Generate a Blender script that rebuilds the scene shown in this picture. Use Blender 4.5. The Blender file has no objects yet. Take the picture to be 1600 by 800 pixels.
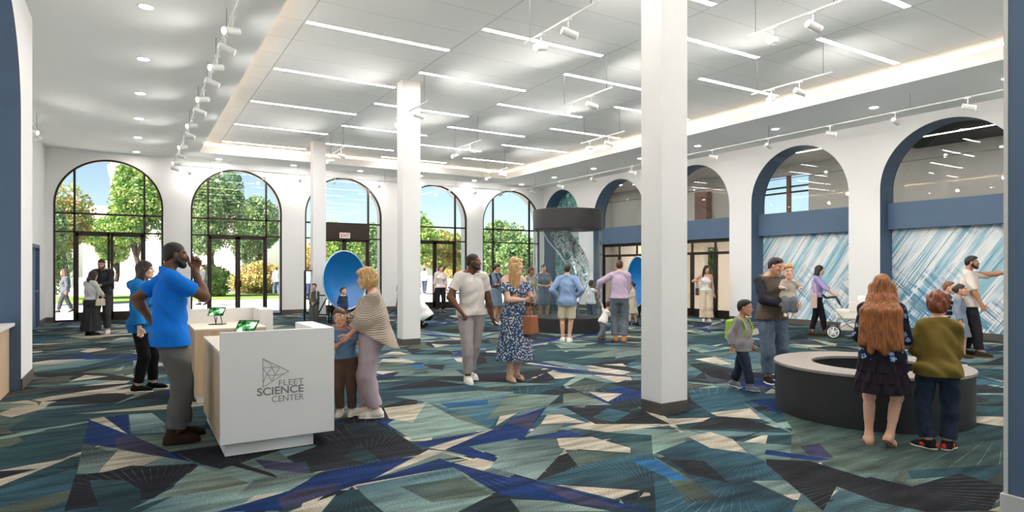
import bpy, bmesh, math, random
import numpy as np
from mathutils import Vector, Matrix
from mathutils.geometry import delaunay_2d_cdt

# ------------------------------------------------------------------ camera, world, sun, exposure
SC = bpy.context.scene
COL = SC.collection
FPX, VP1, VP2, HOR, CAMH = 974.885, 206.0, 2400.0, 421.0, 1.6
YAW = math.atan((800 - VP1) / FPX)
cam_d = bpy.data.cameras.new('camera')
cam = bpy.data.objects.new('camera', cam_d)
COL.objects.link(cam)
cam.location = (0, 0, CAMH)
cam.rotation_euler = (math.pi / 2, 0, -YAW)
cam_d.sensor_width = 36
cam_d.lens = FPX * 36 / 1600
cam_d.shift_y = (HOR - 400) / 1600
cam_d.clip_start = 0.05
cam_d.clip_end = 600
SC.camera = cam

SC.view_settings.view_transform = 'Standard'
SC.view_settings.look = 'None'
SC.view_settings.exposure = 1.06
SC.view_settings.gamma = 1.0
SC.view_settings.use_curve_mapping = False
SC.cycles.use_denoising = True
SC.cycles.max_bounces = 9
SC.cycles.diffuse_bounces = 5
SC.cycles.glossy_bounces = 3
SC.cycles.transmission_bounces = 4
SC.cycles.transparent_max_bounces = 10
SC.cycles.caustics_reflective = False
SC.cycles.caustics_refractive = False
SC.cycles.sample_clamp_indirect = 6.0

STRIP_E, DOWN_E, COVE_E, SPOT_W = 26.0, 75.0, 36.0, 15.5
world = bpy.data.worlds.new('sky')
SC.world = world
world.use_nodes = True
wn = world.node_tree
bg = wn.nodes['Background']
sky = wn.nodes.new('ShaderNodeTexSky')
sky.sky_type = 'NISHITA'
sky.sun_disc = False
sky.sun_elevation = math.radians(48)
sky.sun_rotation = math.radians(235)
sky.air_density = 1.0
sky.dust_density = 0.6
sky.ozone_density = 1.6
wn.links.new(sky.outputs[0], bg.inputs['Color'])
bg.inputs['Strength'].default_value = 0.085
sun_d = bpy.data.lights.new('sun', 'SUN')
sun_d.energy = 8.0
sun_d.angle = math.radians(0.6)
sun_d.color = (1, .96, .9)
sun = bpy.data.objects.new('sun', sun_d)
COL.objects.link(sun)
sun.rotation_euler = Vector((0.70, 0.28, -0.72)).to_track_quat('-Z', 'Y').to_euler()

# ------------------------------------------------------------------ helpers
def lin(c):
    r = []
    for v in c[:3]:
        v = v / 255.0
        r.append(v / 12.92 if v <= 0.04045 else ((v + 0.055) / 1.055) ** 2.4)
    return tuple(r) + (1.0,)

def ray(u, v):
    cy, sy = math.cos(YAW), math.sin(YAW)
    a, b = (u - 800) / FPX, (HOR - v) / FPX
    return Vector((sy + cy * a, cy - sy * a, b))
def onz(u, v, z=0.0):
    d = ray(u, v)
    return Vector((0, 0, CAMH)) + d * ((z - CAMH) / d.z)
def ony(u, v, y):
    d = ray(u, v)
    return Vector((0, 0, CAMH)) + d * (y / d.y)
def onx(u, v, x):
    d = ray(u, v)
    return Vector((0, 0, CAMH)) + d * (x / d.x)
def atd(u, v, dep):
    return Vector((0, 0, CAMH)) + ray(u, v) * dep

def tag(o, label=None, cat=None, group=None, kind=None):
    if label: o['label'] = label
    if cat: o['category'] = cat
    if group: o['group'] = group
    if kind: o['kind'] = kind
    return o

def mesh_np(name, V, Fq, mats, smooth=True, midx=None, parent=None):
    """V (n,3), Fq (m,k) all faces with k corners -> linked object"""
    V = np.asarray(V, np.float32); Fq = np.asarray(Fq, np.int32)
    me = bpy.data.meshes.new(name)
    n, (m, k) = len(V), Fq.shape
    me.vertices.add(n); me.vertices.foreach_set('co', V.ravel())
    me.loops.add(m * k); me.loops.foreach_set('vertex_index', Fq.ravel())
    me.polygons.add(m)
    me.polygons.foreach_set('loop_start', np.arange(0, m * k, k, dtype=np.int32))
    me.polygons.foreach_set('loop_total', np.full(m, k, np.int32))
    me.polygons.foreach_set('use_smooth', np.full(m, smooth, bool))
    if midx is not None: me.polygons.foreach_set('material_index', np.asarray(midx, np.int32))
    me.update(calc_edges=True)
    for mt in (mats if isinstance(mats, (list, tuple)) else [mats]): me.materials.append(mt)
    o = bpy.data.objects.new(name, me); COL.objects.link(o)
    if parent: o.parent = parent
    return o

def empty(name, loc=(0, 0, 0), rz=0.0):
    o = bpy.data.objects.new(name, None); COL.objects.link(o)
    o.empty_display_size = 0.1
    o.location = loc; o.rotation_euler = (0, 0, rz)
    return o

class MB:
    """collects shapes, builds one mesh object"""
    def __init__(s): s.bm = bmesh.new()
    def box(s, a, b, bev=0.0, mi=0, rot=None, seg=2):
        a, b = Vector(a), Vector(b)
        c = (a + b) / 2; d = b - a
        M = Matrix.Translation(c)
        if rot is not None: M = M @ rot
        r = bmesh.ops.create_cube(s.bm, size=1.0, matrix=M @ Matrix.Diagonal((abs(d.x), abs(d.y), abs(d.z), 1)))
        vs = r['verts']; fs = {f for v in vs for f in v.link_faces}
        for f in fs: f.material_index = mi
        if bev > 0:
            es = list({e for v in vs for e in v.link_edges})
            r2 = bmesh.ops.bevel(s.bm, geom=es, offset=bev, segments=seg, affect='EDGES', profile=0.5)
            for f in r2['faces']: f.material_index = mi
        return s
    def tube(s, pts, r, n=10, mi=0, cap=True, r1=None, closed=False):
        pts = [Vector(p) for p in pts]
        N = len(pts); rings = []; up = None
        for i, p in enumerate(pts):
            if closed: t = pts[(i + 1) % N] - pts[i - 1]
            else: t = pts[min(i + 1, N - 1)] - pts[max(i - 1, 0)]
            t.normalize()
            if up is None:
                up = Vector((0, 0, 1)) if abs(t.z) < 0.9 else Vector((1, 0, 0))
            x = t.cross(up).normalized(); y = x.cross(t).normalized(); up = y
            rr = r if r1 is None else r + (r1 - r) * i / max(1, N - 1)
            rings.append([s.bm.verts.new(p + (x * math.cos(2 * math.pi * k / n) + y * math.sin(2 * math.pi * k / n)) * rr) for k in range(n)])
        for i in range(N if closed else N - 1):
            A, B = rings[i], rings[(i + 1) % N]
            for k in range(n):
                f = s.bm.faces.new((A[k], A[(k + 1) % n], B[(k + 1) % n], B[k])); f.smooth = True; f.material_index = mi
        if cap and not closed:
            for R_, fl in ((rings[0], True), (rings[-1], False)):
                f = s.bm.faces.new(R_[::-1] if not fl else R_); f.material_index = mi
        return s
    def lathe(s, prof, c=(0, 0, 0), n=64, mi=0, axis=None, smooth=True, closed=False):
        """prof: list of (r, z)"""
        c = Vector(c); rings = []
        q = Vector((0, 0, 1)).rotation_difference(Vector(axis)) if axis is not None else None
        for r, z in prof:
            ring = []
            for k in range(n):
                p = Vector((r * math.cos(2 * math.pi * k / n), r * math.sin(2 * math.pi * k / n), z))
                if q: p = q @ p
                ring.append(s.bm.verts.new(c + p))
            rings.append(ring)
        L = len(rings)
        for i in range(L if closed else L - 1):
            A, B = rings[i], rings[(i + 1) % L]
            for k in range(n):
                f = s.bm.faces.new((A[k], A[(k + 1) % n], B[(k + 1) % n], B[k])); f.smooth = smooth; f.material_index = mi
        if not closed:
            for R_, (r, z) in ((rings[0][::-1], prof[0]), (rings[-1], prof[-1])):
                if r > 1e-5:
                    f = s.bm.faces.new(R_); f.material_index = mi
        return s
    def poly(s, pts, mi=0):
        f = s.bm.faces.new([s.bm.verts.new(Vector(p)) for p in pts]); f.material_index = mi
        return f
    def prism(s, pts, d, mi=0):
        """extrude planar polygon pts by vector d"""
        d = Vector(d)
        A = [s.bm.verts.new(Vector(p)) for p in pts]; B = [s.bm.verts.new(Vector(p) + d) for p in pts]
        fs = [s.bm.faces.new(A), s.bm.faces.new(B[::-1])]
        n = len(A)
        for i in range(n): fs.append(s.bm.faces.new((A[i], B[i], B[(i + 1) % n], A[(i + 1) % n])))
        for f in fs: f.material_index = mi
        return s
    def build(s, name, mats, parent=None, norm=True, autosmooth=None):
        if norm: bmesh.ops.recalc_face_normals(s.bm, faces=s.bm.faces)
        me = bpy.data.meshes.new(name); s.bm.to_mesh(me); s.bm.free()
        for m in (mats if isinstance(mats, (list, tuple)) else [mats]): me.materials.append(m)
        if autosmooth is not None:
            me.set_sharp_from_angle(angle=autosmooth)
        o = bpy.data.objects.new(name, me); COL.objects.link(o)
        if parent: o.parent = parent
        return o

def copy_tree(o, parent=None):
    c = o.copy(); COL.objects.link(c)
    if parent: c.parent = parent
    for ch in list(o.children): copy_tree(ch, c)
    return c

# ------------------------------------------------------------------ materials
def newmat(name):
    m = bpy.data.materials.new(name); m.use_nodes = True
    nt = m.node_tree; b = nt.nodes['Principled BSDF']
    return m, nt, b, nt.nodes, nt.links

def setb(b, rough=.6, metal=0.0, spec=0.5):
    b.inputs['Roughness'].default_value = rough; b.inputs['Metallic'].default_value = metal
    b.inputs['Specular IOR Level'].default_value = spec

def folds(N, L, tc, b, prev=None):
    mp = N.new('ShaderNodeMapping'); mp.inputs['Rotation'].default_value = (.5, .35, 0); mp.inputs['Scale'].default_value = (1.0, 1.0, .55); L.new(tc.outputs['Object'], mp.inputs[0])
    n = N.new('ShaderNodeTexNoise'); n.inputs['Scale'].default_value = 9.5; n.inputs['Detail'].default_value = 2.5; n.inputs['Distortion'].default_value = .6; n.inputs['Roughness'].default_value = .45; L.new(mp.outputs[0], n.inputs['Vector'])
    f = N.new('ShaderNodeBump'); f.inputs['Strength'].default_value = .4; f.inputs['Distance'].default_value = .03; L.new(n.outputs['Fac'], f.inputs['Height'])
    if prev is not None: L.new(prev.outputs[0], f.inputs['Normal'])
    L.new(f.outputs[0], b.inputs['Normal'])

def mat(name, c, rough=.6, metal=0.0, spec=.5, var=0.06, nscale=6.0, bump=0.0, bscale=60.0, stretch=None, fold=False):
    m, nt, b, N, L = newmat(name); setb(b, rough, metal, spec)
    tc = N.new('ShaderNodeTexCoord'); src = tc.outputs['Object']
    if stretch:
        mp = N.new('ShaderNodeMapping'); mp.inputs['Scale'].default_value = stretch
        L.new(src, mp.inputs[0]); src = mp.outputs[0]
    nz = N.new('ShaderNodeTexNoise'); nz.inputs['Scale'].default_value = nscale; nz.inputs['Detail'].default_value = 4
    L.new(src, nz.inputs['Vector'])
    mr = N.new('ShaderNodeMapRange'); mr.inputs[1].default_value = .25; mr.inputs[2].default_value = .75
    mr.inputs[3].default_value = 1 - var; mr.inputs[4].default_value = 1 + var
    L.new(nz.outputs['Fac'], mr.inputs[0])
    mx = N.new('ShaderNodeVectorMath'); mx.operation = 'SCALE'
    mx.inputs[0].default_value = lin(c)[:3]; L.new(mr.outputs[0], mx.inputs['Scale'])
    L.new(mx.outputs[0], b.inputs['Base Color'])
    if bump > 0:
        n2 = N.new('ShaderNodeTexNoise'); n2.inputs['Scale'].default_value = bscale; n2.inputs['Detail'].default_value = 3
        L.new(src, n2.inputs['Vector'])
        bp = N.new('ShaderNodeBump'); bp.inputs['Strength'].default_value = bump; bp.inputs['Distance'].default_value = .01
        L.new(n2.outputs['Fac'], bp.inputs['Height']); L.new(bp.outputs[0], b.inputs['Normal'])
        if fold: folds(N, L, tc, b, bp)
    return m

def emit(name, c, s):
    m, nt, b, N, L = newmat(name)
    N.remove(b); e = N.new('ShaderNodeEmission'); e.inputs[0].default_value = lin(c); e.inputs[1].default_value = s
    L.new(e.outputs[0], N['Material Output'].inputs[0]); return m

def glass(name, tint=(1, 1, 1), refl=1.0, rough=0.0):
    m, nt, b, N, L = newmat(name); N.remove(b)
    t = N.new('ShaderNodeBsdfTransparent'); t.inputs[0].default_value = tuple(tint) + (1,)
    g = N.new('ShaderNodeBsdfGlossy'); g.inputs['Roughness'].default_value = rough
    lw = N.new('ShaderNodeLayerWeight'); lw.inputs[0].default_value = .5
    pw = N.new('ShaderNodeMath'); pw.operation = 'POWER'; pw.inputs[1].default_value = 5
    mu = N.new('ShaderNodeMath'); mu.operation = 'MULTIPLY_ADD'; mu.inputs[1].default_value = .9 * refl; mu.inputs[2].default_value = .03 * refl; mu.use_clamp = True
    mx = N.new('ShaderNodeMixShader')
    L.new(lw.outputs['Facing'], pw.inputs[0]); L.new(pw.outputs[0], mu.inputs[0]); L.new(mu.outputs[0], mx.inputs[0]); L.new(t.outputs[0], mx.inputs[1]); L.new(g.outputs[0], mx.inputs[2])
    L.new(mx.outputs[0], N['Material Output'].inputs[0]); return m

def ramp(N, stops, interp='LINEAR'):
    r = N.new('ShaderNodeValToRGB'); r.color_ramp.interpolation = interp
    e = r.color_ramp.elements
    while len(e) < len(stops): e.new(0.5)
    for el, (p, c) in zip(e, stops): el.position = p; el.color = lin(c)
    return r

def wood(name, c1, c2, axis_scale=(14, 14, 0.9), rough=.45):
    m, nt, b, N, L = newmat(name); setb(b, rough)
    tc = N.new('ShaderNodeTexCoord'); mp = N.new('ShaderNodeMapping'); mp.inputs['Scale'].default_value = axis_scale
    nz = N.new('ShaderNodeTexNoise'); nz.inputs['Scale'].default_value = 2.2; nz.inputs['Detail'].default_value = 6; nz.inputs['Distortion'].default_value = .6
    r = ramp(N, [(0.3, c1), (0.72, c2)])
    L.new(tc.outputs['Object'], mp.inputs[0]); L.new(mp.outputs[0], nz.inputs['Vector']); L.new(nz.outputs['Fac'], r.inputs[0]); L.new(r.outputs[0], b.inputs['Base Color'])
    return m

def two_tone(name, kind, base, c1, c2=None, scale=20.0, rough=.85, rot=(0, 0, 0), thr=.5):
    """patterned cloth: plaid / floral / stripes / knit / denim"""
    m, nt, b, N, L = newmat(name); setb(b, rough, 0, .25)
    tc = N.new('ShaderNodeTexCoord'); mp = N.new('ShaderNodeMapping'); mp.inputs['Rotation'].default_value = rot
    L.new(tc.outputs['Object'], mp.inputs[0]); V = mp.outputs[0]
    def wave(d, sc):
        w = N.new('ShaderNodeTexWave'); w.bands_direction = d; w.inputs['Scale'].default_value = sc; L.new(V, w.inputs[0]); return w.outputs['Fac']
    def step(f, t, lt=False):
        q = N.new('ShaderNodeMath'); q.operation = 'LESS_THAN' if lt else 'GREATER_THAN'; q.inputs[1].default_value = t; L.new(f, q.inputs[0]); return q.outputs[0]
    def mixc(f, a, bb):
        x = N.new('ShaderNodeMix'); x.data_type = 'RGBA'
        L.new(f, x.inputs[0])
        if isinstance(a, tuple): x.inputs[6].default_value = lin(a)
        else: L.new(a, x.inputs[6])
        if isinstance(bb, tuple): x.inputs[7].default_value = lin(bb)
        else: L.new(bb, x.inputs[7])
        return x.outputs[2]
    if kind == 'plaid':
        c = mixc(step(wave('X', scale), .68), base, c1); c = mixc(step(wave('Z', scale), .68), c, c2 or c1); out = c
    elif kind == 'stripes':
        out = mixc(step(wave('Z', scale), thr), base, c1)
    elif kind == 'knit':
        out = mixc(wave('Z', scale), base, c1)
        bp = N.new('ShaderNodeBump'); bp.inputs['Strength'].default_value = .8; bp.inputs['Distance'].default_value = .01
        L.new(wave('Z', scale), bp.inputs['Height']); L.new(bp.outputs[0], b.inputs['Normal'])
    elif kind == 'floral':
        v = N.new('ShaderNodeTexVoronoi'); v.inputs['Scale'].default_value = scale; v.inputs['Randomness'].default_value = .9; L.new(V, v.inputs['Vector'])
        nz = N.new('ShaderNodeTexNoise'); nz.inputs['Scale'].default_value = scale * 4; L.new(V, nz.inputs['Vector'])
        ad = N.new('ShaderNodeMath'); ad.operation = 'MULTIPLY_ADD'; ad.inputs[1].default_value = .45; L.new(nz.outputs['Fac'], ad.inputs[0]); L.new(v.outputs['Distance'], ad.inputs[2])
        c = mixc(step(ad.outputs[0], thr + .12, True), base, c1)
        out = mixc(step(v.outputs['Distance'], .13, True), c, c2 or base)
    else:  # denim
        nz = N.new('ShaderNodeTexNoise'); nz.inputs['Scale'].default_value = scale; nz.inputs['Detail'].default_value = 8; nz.inputs['Roughness'].default_value = .7; L.new(V, nz.inputs['Vector'])
        mr = N.new('ShaderNodeMapRange'); mr.inputs[1].default_value = .3; mr.inputs[2].default_value = .75; L.new(nz.outputs['Fac'], mr.inputs[0])
        out = mixc(mr.outputs[0], base, c1)
    L.new(out, b.inputs['Base Color'])
    if kind != 'knit': folds(N, L, tc, b)
    return m

def hairmat(name, c1, c2):
    m, nt, b, N, L = newmat(name); setb(b, .5, 0, .4)
    tc = N.new('ShaderNodeTexCoord'); mp = N.new('ShaderNodeMapping'); mp.inputs['Scale'].default_value = (1, 1, .07)
    nz = N.new('ShaderNodeTexNoise'); nz.inputs['Scale'].default_value = 130; nz.inputs['Detail'].default_value = 3
    r = ramp(N, [(0.36, c1), (0.66, c2)])
    L.new(tc.outputs['Object'], mp.inputs[0]); L.new(mp.outputs[0], nz.inputs['Vector']); L.new(nz.outputs['Fac'], r.inputs[0]); L.new(r.outputs[0], b.inputs['Base Color'])
    bp = N.new('ShaderNodeBump'); bp.inputs['Strength'].default_value = .4; bp.inputs['Distance'].default_value = .005
    L.new(nz.outputs['Fac'], bp.inputs['Height']); L.new(bp.outputs[0], b.inputs['Normal'])
    return m

M = dict(
    wall=mat('white_wall_paint', (236, 235, 234), .8, var=.012, nscale=2),
    ceil=mat('ceiling_paint', (244, 245, 244), .85, var=.01, nscale=2),
    blue=mat('slate_blue_paint', (78, 101, 128), .6, var=.02, nscale=3),
    base=mat('dark_baseboard', (84, 79, 75), .6, var=.04),
    base_w=mat('white_baseboard', (205, 203, 201), .55, var=.02),
    bronze=mat('dark_bronze_frame', (52, 42, 36), .42, .5, var=.05),
    grey=mat('mezzanine_grey_paint', (196, 193, 188), .85, var=.02),
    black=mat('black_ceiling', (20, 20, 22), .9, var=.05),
    glass=glass('window_glass', (.97, .985, .98), 1.0),
    glass2=glass('balustrade_glass', (.92, .935, .93), 1.0),
    glass3=glass('tank_glass', (.965, .985, .99), .8),
    deskw=mat('white_desk_laminate', (238, 236, 233), .38, var=.015, nscale=3),
    deskm=mat('engraved_grey', (136, 132, 128), .5, var=.04),
    oak=wood('pale_oak', (200, 170, 135), (222, 196, 164)),
    oaktop=wood('pale_oak_top', (226, 212, 192), (236, 224, 208), (14, .9, 14)),
    white=mat('white_metal', (238, 238, 236), .4, var=.01),
    wire=mat('grey_wire', (90, 90, 90), .5),
    blackm=mat('black_metal', (30, 30, 31), .45, .4, var=.05),
    drum=mat('charcoal_drum', (44, 44, 45), .5, .25, var=.08, nscale=3),
    ringtop=mat('warm_grey_top', (142, 133, 127), .6, var=.03),
    dish=mat('glossy_blue_dish', (14, 108, 176), .25, 0, .6, var=.03),
    rim=mat('dish_rim', (190, 215, 225), .35, var=.03),
    plaza=mat('pale_paving', (206, 200, 192), .9, var=.05, nscale=1.5),
    grass=mat('grass', (122, 146, 62), .95, var=.25, nscale=8),
    hedge=mat('hedge', (70, 100, 46), .95, var=.3, nscale=10),
    pinkw=mat('pale_stucco', (232, 216, 208), .9, var=.03),
    trunk=mat('bark', (70, 56, 48), .9, var=.2, nscale=12),
    strip=emit('strip_lamp', (255, 250, 244), STRIP_E),
    strip2=emit('mezzanine_fill_lamp', (255, 250, 244), 18),  # emission of the lamps added behind the arcade as fill
    strip3=emit('lobby_fill_lamp', (255, 246, 234), 45),
    down=emit('downlight_lamp', (255, 247, 238), DOWN_E),
    cove=emit('cove_lamp', (255, 214, 170), COVE_E),
    lens=emit('track_lens', (255, 248, 240), 3.0),
    brownp=mat('brown_post', (120, 86, 72), .7),
    beige=mat('lobby_tile', (196, 182, 164), .5, var=.05),
    lobby=mat('lobby_wall', (222, 212, 200), .8, var=.02),
)
# ------------------------------------------------------------------ room shell
YW, XR, XL, XL2, ZC, ZU = 23.4, 15.95, -1.25, -2.23, 5.28, 5.6
CX0, CX1, CY1, CY0 = 1.81, 13.04, 21.85, -4.5
YF = -6.0

def arch_wall(name, along, p0, p1, a0, a1, z1, arches, mats, z0=0.0, n=40):
    """wall slab spanning `along` ('x' or 'y') from a0 to a1, faces at p0 and p1, arches [(centre, halfwidth, top, sill)]"""
    V, F, MI = [], [], []
    def P(a, p, z): return (a, p, z) if along == 'x' else (p, a, z)
    def quad(q, mi): 
        b = len(V); V.extend(q); F.append((b, b + 1, b + 2, b + 3)); MI.append(mi)
    def strip(aA, zA, aB, zB, top):
        for p in (p0, p1): quad([P(aA, p, zA), P(aB, p, zB), P(aB, p, top), P(aA, p, top)], 0)
    cur = a0
    for c, hw, top, sill in sorted(arches):
        strip(cur, z0, c - hw, z0, z1)
        zs = top - hw
        if sill > z0: 
            strip(c - hw, z0, c + hw, z0, sill); quad([P(c - hw, p0, sill), P(c + hw, p0, sill), P(c + hw, p1, sill), P(c - hw, p1, sill)], 1)
        for s in (-1, 1): quad([P(c + s * hw, p0, max(z0, sill)), P(c + s * hw, p1, max(z0, sill)), P(c + s * hw, p1, zs), P(c + s * hw, p0, zs)], 1)
        pts = [(c - hw * math.cos(math.pi * i / n), zs + hw * math.sin(math.pi * i / n)) for i in range(n + 1)]
        for (aA, zA), (aB, zB) in zip(pts, pts[1:]):
            strip(aA, zA, aB, zB, z1)
            quad([P(aA, p0, zA), P(aB, p0, zB), P(aB, p1, zB), P(aA, p1, zA)], 1)
        cur = c + hw
    strip(cur, z0, a1, z0, z1)
    for a in (a0, a1): quad([P(a, p0, z0), P(a, p1, z0), P(a, p1, z1), P(a, p0, z1)], 0)
    quad([P(a0, p0, z1), P(a1, p0, z1), P(a1, p1, z1), P(a0, p1, z1)], 0)
    o = mesh_np(name, V, F, mats, smooth=False, midx=MI)
    bm = bmesh.new(); bm.from_mesh(o.data); bmesh.ops.remove_doubles(bm, verts=bm.verts, dist=1e-4); bmesh.ops.recalc_face_normals(bm, faces=bm.faces); bm.to_mesh(o.data); bm.free()
    return o

def S(o, label, cat): return tag(o, label, cat, kind='structure')

WCX = [-0.58, 3.14, 6.86, 10.58, 14.26]
WHW, WTOP = 1.46, 5.06
S(arch_wall('wall_back', 'x', YW, YW + 0.55, XL2 - .2, XR + .7, 5.7, [(c, WHW, WTOP, 0) for c in WCX], [M['wall'], M['wall']]),
  'white plaster end wall pierced by five tall arched windows', 'wall')
RAY_ = [(7.03, 1.49, 5.07, 0), (10.815, 1.495, 5.07, 0), (14.61, 1.49, 5.07, 0), (18.36, 1.49, 5.07, 0), (22.1, 1.28, 5.07, 0)]
S(arch_wall('wall_right', 'y', XR, XR + .62, YF, YW, 5.7, RAY_, [M['wall'], M['blue']]),
  'long white wall with five deep arches lined in slate blue', 'wall')
S(arch_wall('wall_left', 'y', XL, XL - .85, YF, 11.5, 5.7, [(8.92, 1.49, 5.07, 0), (5.17, 1.49, 5.07, 0), (1.42, 1.49, 5.07, 0)], [M['wall'], M['blue']]),
  'near white wall with slate blue lined arches beside the low counter', 'wall')
def glazing(name, along, p, c, hw, top, label):
    g = MB(); zs = top - hw
    def Q(a, z): return (a, p, z) if along == 'x' else (p, a, z)
    pts = [Q(c - hw, 0)] + [Q(c - hw * math.cos(math.pi * i / 32), zs + hw * math.sin(math.pi * i / 32)) for i in range(33)] + [Q(c + hw, 0)]
    g.prism(pts, (0, .01, 0) if along == 'x' else (.01, 0, 0)); o = g.build(name, M['glass']); S(o, label, 'window')
    f = MB()
    for a in (-.93, 0, .93): f.box(Q(c + a - .03, 0), tuple(np.add(Q(c + a + .03, zs + math.sqrt(hw ** 2 - a ** 2) - .01), (0, .06, 0) if along == 'x' else (.06, 0, 0))))
    for z in (2.74, 3.3): f.box(Q(c - hw, z), tuple(np.add(Q(c + hw, z + .05), (0, .06, 0) if along == 'x' else (.06, 0, 0))))
    f.build('glazing_bars', M['bronze'], o)
for i, c in enumerate((8.92, 5.17, 1.42)): glazing('window_%d' % (i + 7), 'y', XL - .8, c, 1.49, 5.07, 'unseen arched glazing added for daylight at the back of the left recess, %s from the far end' % ('first', 'second', 'third')[i])  # unseen openings added so daylight reaches the desks from the left
# far left wall with a door opening
dA, dB, dZ = 19.0, 21.9, 2.28
b = MB()
b.box((XL2 - .25, 11.5, 0), (XL2, dA, 5.7)); b.box((XL2 - .25, dB, 0), (XL2, YW, 5.7)); b.box((XL2 - .25, dA, dZ), (XL2, dB, 5.7))
S(b.build('wall_left', M['wall']), 'set-back white wall holding the blue door near the windows', 'wall')
b = MB(); b.box((XL2 - .26, dA, 0), (XL2 + .02, dA + .1, dZ + .0)); b.box((XL2 - .26, dB - .1, 0), (XL2 + .02, dB, dZ)); b.box((XL2 - .26, dA, dZ - .1), (XL2 + .02, dB, dZ))
b.box((XL2 - .12, dA + .1, 0), (XL2 - .06, dB - .1, dZ - .1))
d1 = S(b.build('door_1', M['blue']), 'slate blue door in the far left wall', 'door')
b = MB(); b.tube([(XL2 - .06, dB - .25, 1.0), (XL2 + .0, dB - .25, 1.0), (XL2 + .0, dB - .38, 1.0)], .012); b.build('door_handle', M['white'], d1)
S(arch_wall('wall_front', 'x', YF - .4, YF, XL - .9, XR + .7, 5.7, [(c, 1.6, 5.0, 0) for c in (1.2, 5.0, 8.8, 12.6)], [M['wall'], M['wall']]), 'unseen white wall behind the viewer with arches added to admit daylight', 'wall')  # unseen wall, its arches added to let in daylight from behind
for i, c in enumerate((1.2, 5.0, 8.8, 12.6)): glazing('window_%d' % (i + 10), 'x', YF - .3, c, 1.6, 5.0, 'unseen arched glazing added for daylight behind the viewer, number %d' % (i + 1))

# ceilings
b = MB()
b.box((XL2 - .3, YF, ZC), (CX0, YW, ZC + .05)); b.box((CX1, YF, ZC), (XR + .1, YW, ZC + .05))
b.box((CX0, CY1, ZC), (CX1, YW, ZC + .05)); b.box((CX0, YF, ZC), (CX1, CY0, ZC + .05))
S(b.build('ceiling', M['ceil']), 'smooth pale grey lower ceiling running round the raised tray', 'ceiling')
m, nt, bb, N, L = newmat('tray_tile'); setb(bb, .85)
tc = N.new('ShaderNodeTexCoord'); sx = N.new('ShaderNodeSeparateXYZ'); L.new(tc.outputs['Object'], sx.inputs[0])
def gridline(out, off, per, w):
    a = N.new('ShaderNodeMath'); a.operation = 'SUBTRACT'; a.inputs[1].default_value = off; L.new(out, a.inputs[0])
    q = N.new('ShaderNodeMath'); q.operation = 'PINGPONG'; q.inputs[1].default_value = per / 2; L.new(a.outputs[0], q.inputs[0])
    r = N.new('ShaderNodeMath'); r.operation = 'LESS_THAN'; r.inputs[1].default_value = w; L.new(q.outputs[0], r.inputs[0]); return r.outputs[0]
mx = N.new('ShaderNodeMath'); mx.operation = 'MAXIMUM'
L.new(gridline(sx.outputs[0], 2.38, 2.585, .008), mx.inputs[0]); L.new(gridline(sx.outputs[1], 10.33, .9, .004), mx.inputs[1])
mc = N.new('ShaderNodeMix'); mc.data_type = 'RGBA'; mc.inputs[6].default_value = lin((251, 252, 251)); mc.inputs[7].default_value = lin((196, 196, 196))
L.new(mx.outputs[0], mc.inputs[0]); L.new(mc.outputs[2], bb.inputs['Base Color'])
b = MB(); b.box((CX0 - .3, CY0 - .3, ZU), (CX1 + .3, CY1 + .3, ZU + .05))
S(b.build('ceiling', m), 'raised tiled ceiling tray with rows of linear lamps', 'ceiling')
b = MB(); b.box((-9.5, YF - 5, 5.72), (24, 11.6, 6.1)); b.box((-4.2, 11.6, 5.72), (24, YW + .6, 6.1)); S(b.build('ceiling', M['grey']), 'roof slab above the hall with overhang added to block the sun', 'roof')  # unseen overhang added past the left and front walls to keep sun out
# cove upstands (a lip that hides the warm lamp strip)
ZL = ZC + .245
b = MB()
b.box((CX0 - .3, CY0 - .3, ZC + .05), (CX0, CY1 + .3, ZL)); b.box((CX1, CY0 - .3, ZC + .05), (CX1 + .3, CY1 + .3, ZL))
b.box((CX0, CY1, ZC + .05), (CX1, CY1 + .3, ZL)); b.box((CX0, CY0 - .3, ZC + .05), (CX1, CY0, ZL))
b.box((CX0 - .34, CY0 - .34, ZC + .05), (CX0 - .3, CY1 + .34, ZU + .05)); b.box((CX1 + .3, CY0 - .34, ZC + .05), (CX1 + .34, CY1 + .34, ZU + .05))
b.box((CX0 - .34, CY1 + .3, ZC + .05), (CX1 + .34, CY1 + .34, ZU + .05)); b.box((CX0 - .34, CY0 - .34, ZC + .05), (CX1 + .34, CY0 - .3, ZU + .05))
S(b.build('trim_1', M['ceil']), 'white upstand around the raised ceiling tray', 'trim')
cr = empty('cove_light', (CX0, CY1, ZL)); tag(cr, 'warm light strip hidden in the cove around the ceiling tray', 'light')
for q, (a, c) in enumerate((((CX0 - .2, CY0, ZL + .003), (CX0 - .17, CY1, ZL + .015)), ((CX1 + .17, CY0, ZL + .003), (CX1 + .2, CY1, ZL + .015)), ((CX0, CY1 + .17, ZL + .003), (CX1, CY1 + .2, ZL + .015)))):
    b = MB(); b.box(Vector(a) - cr.location, Vector(c) - cr.location); b.build('lamp_strip', M['cove'], cr)

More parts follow.
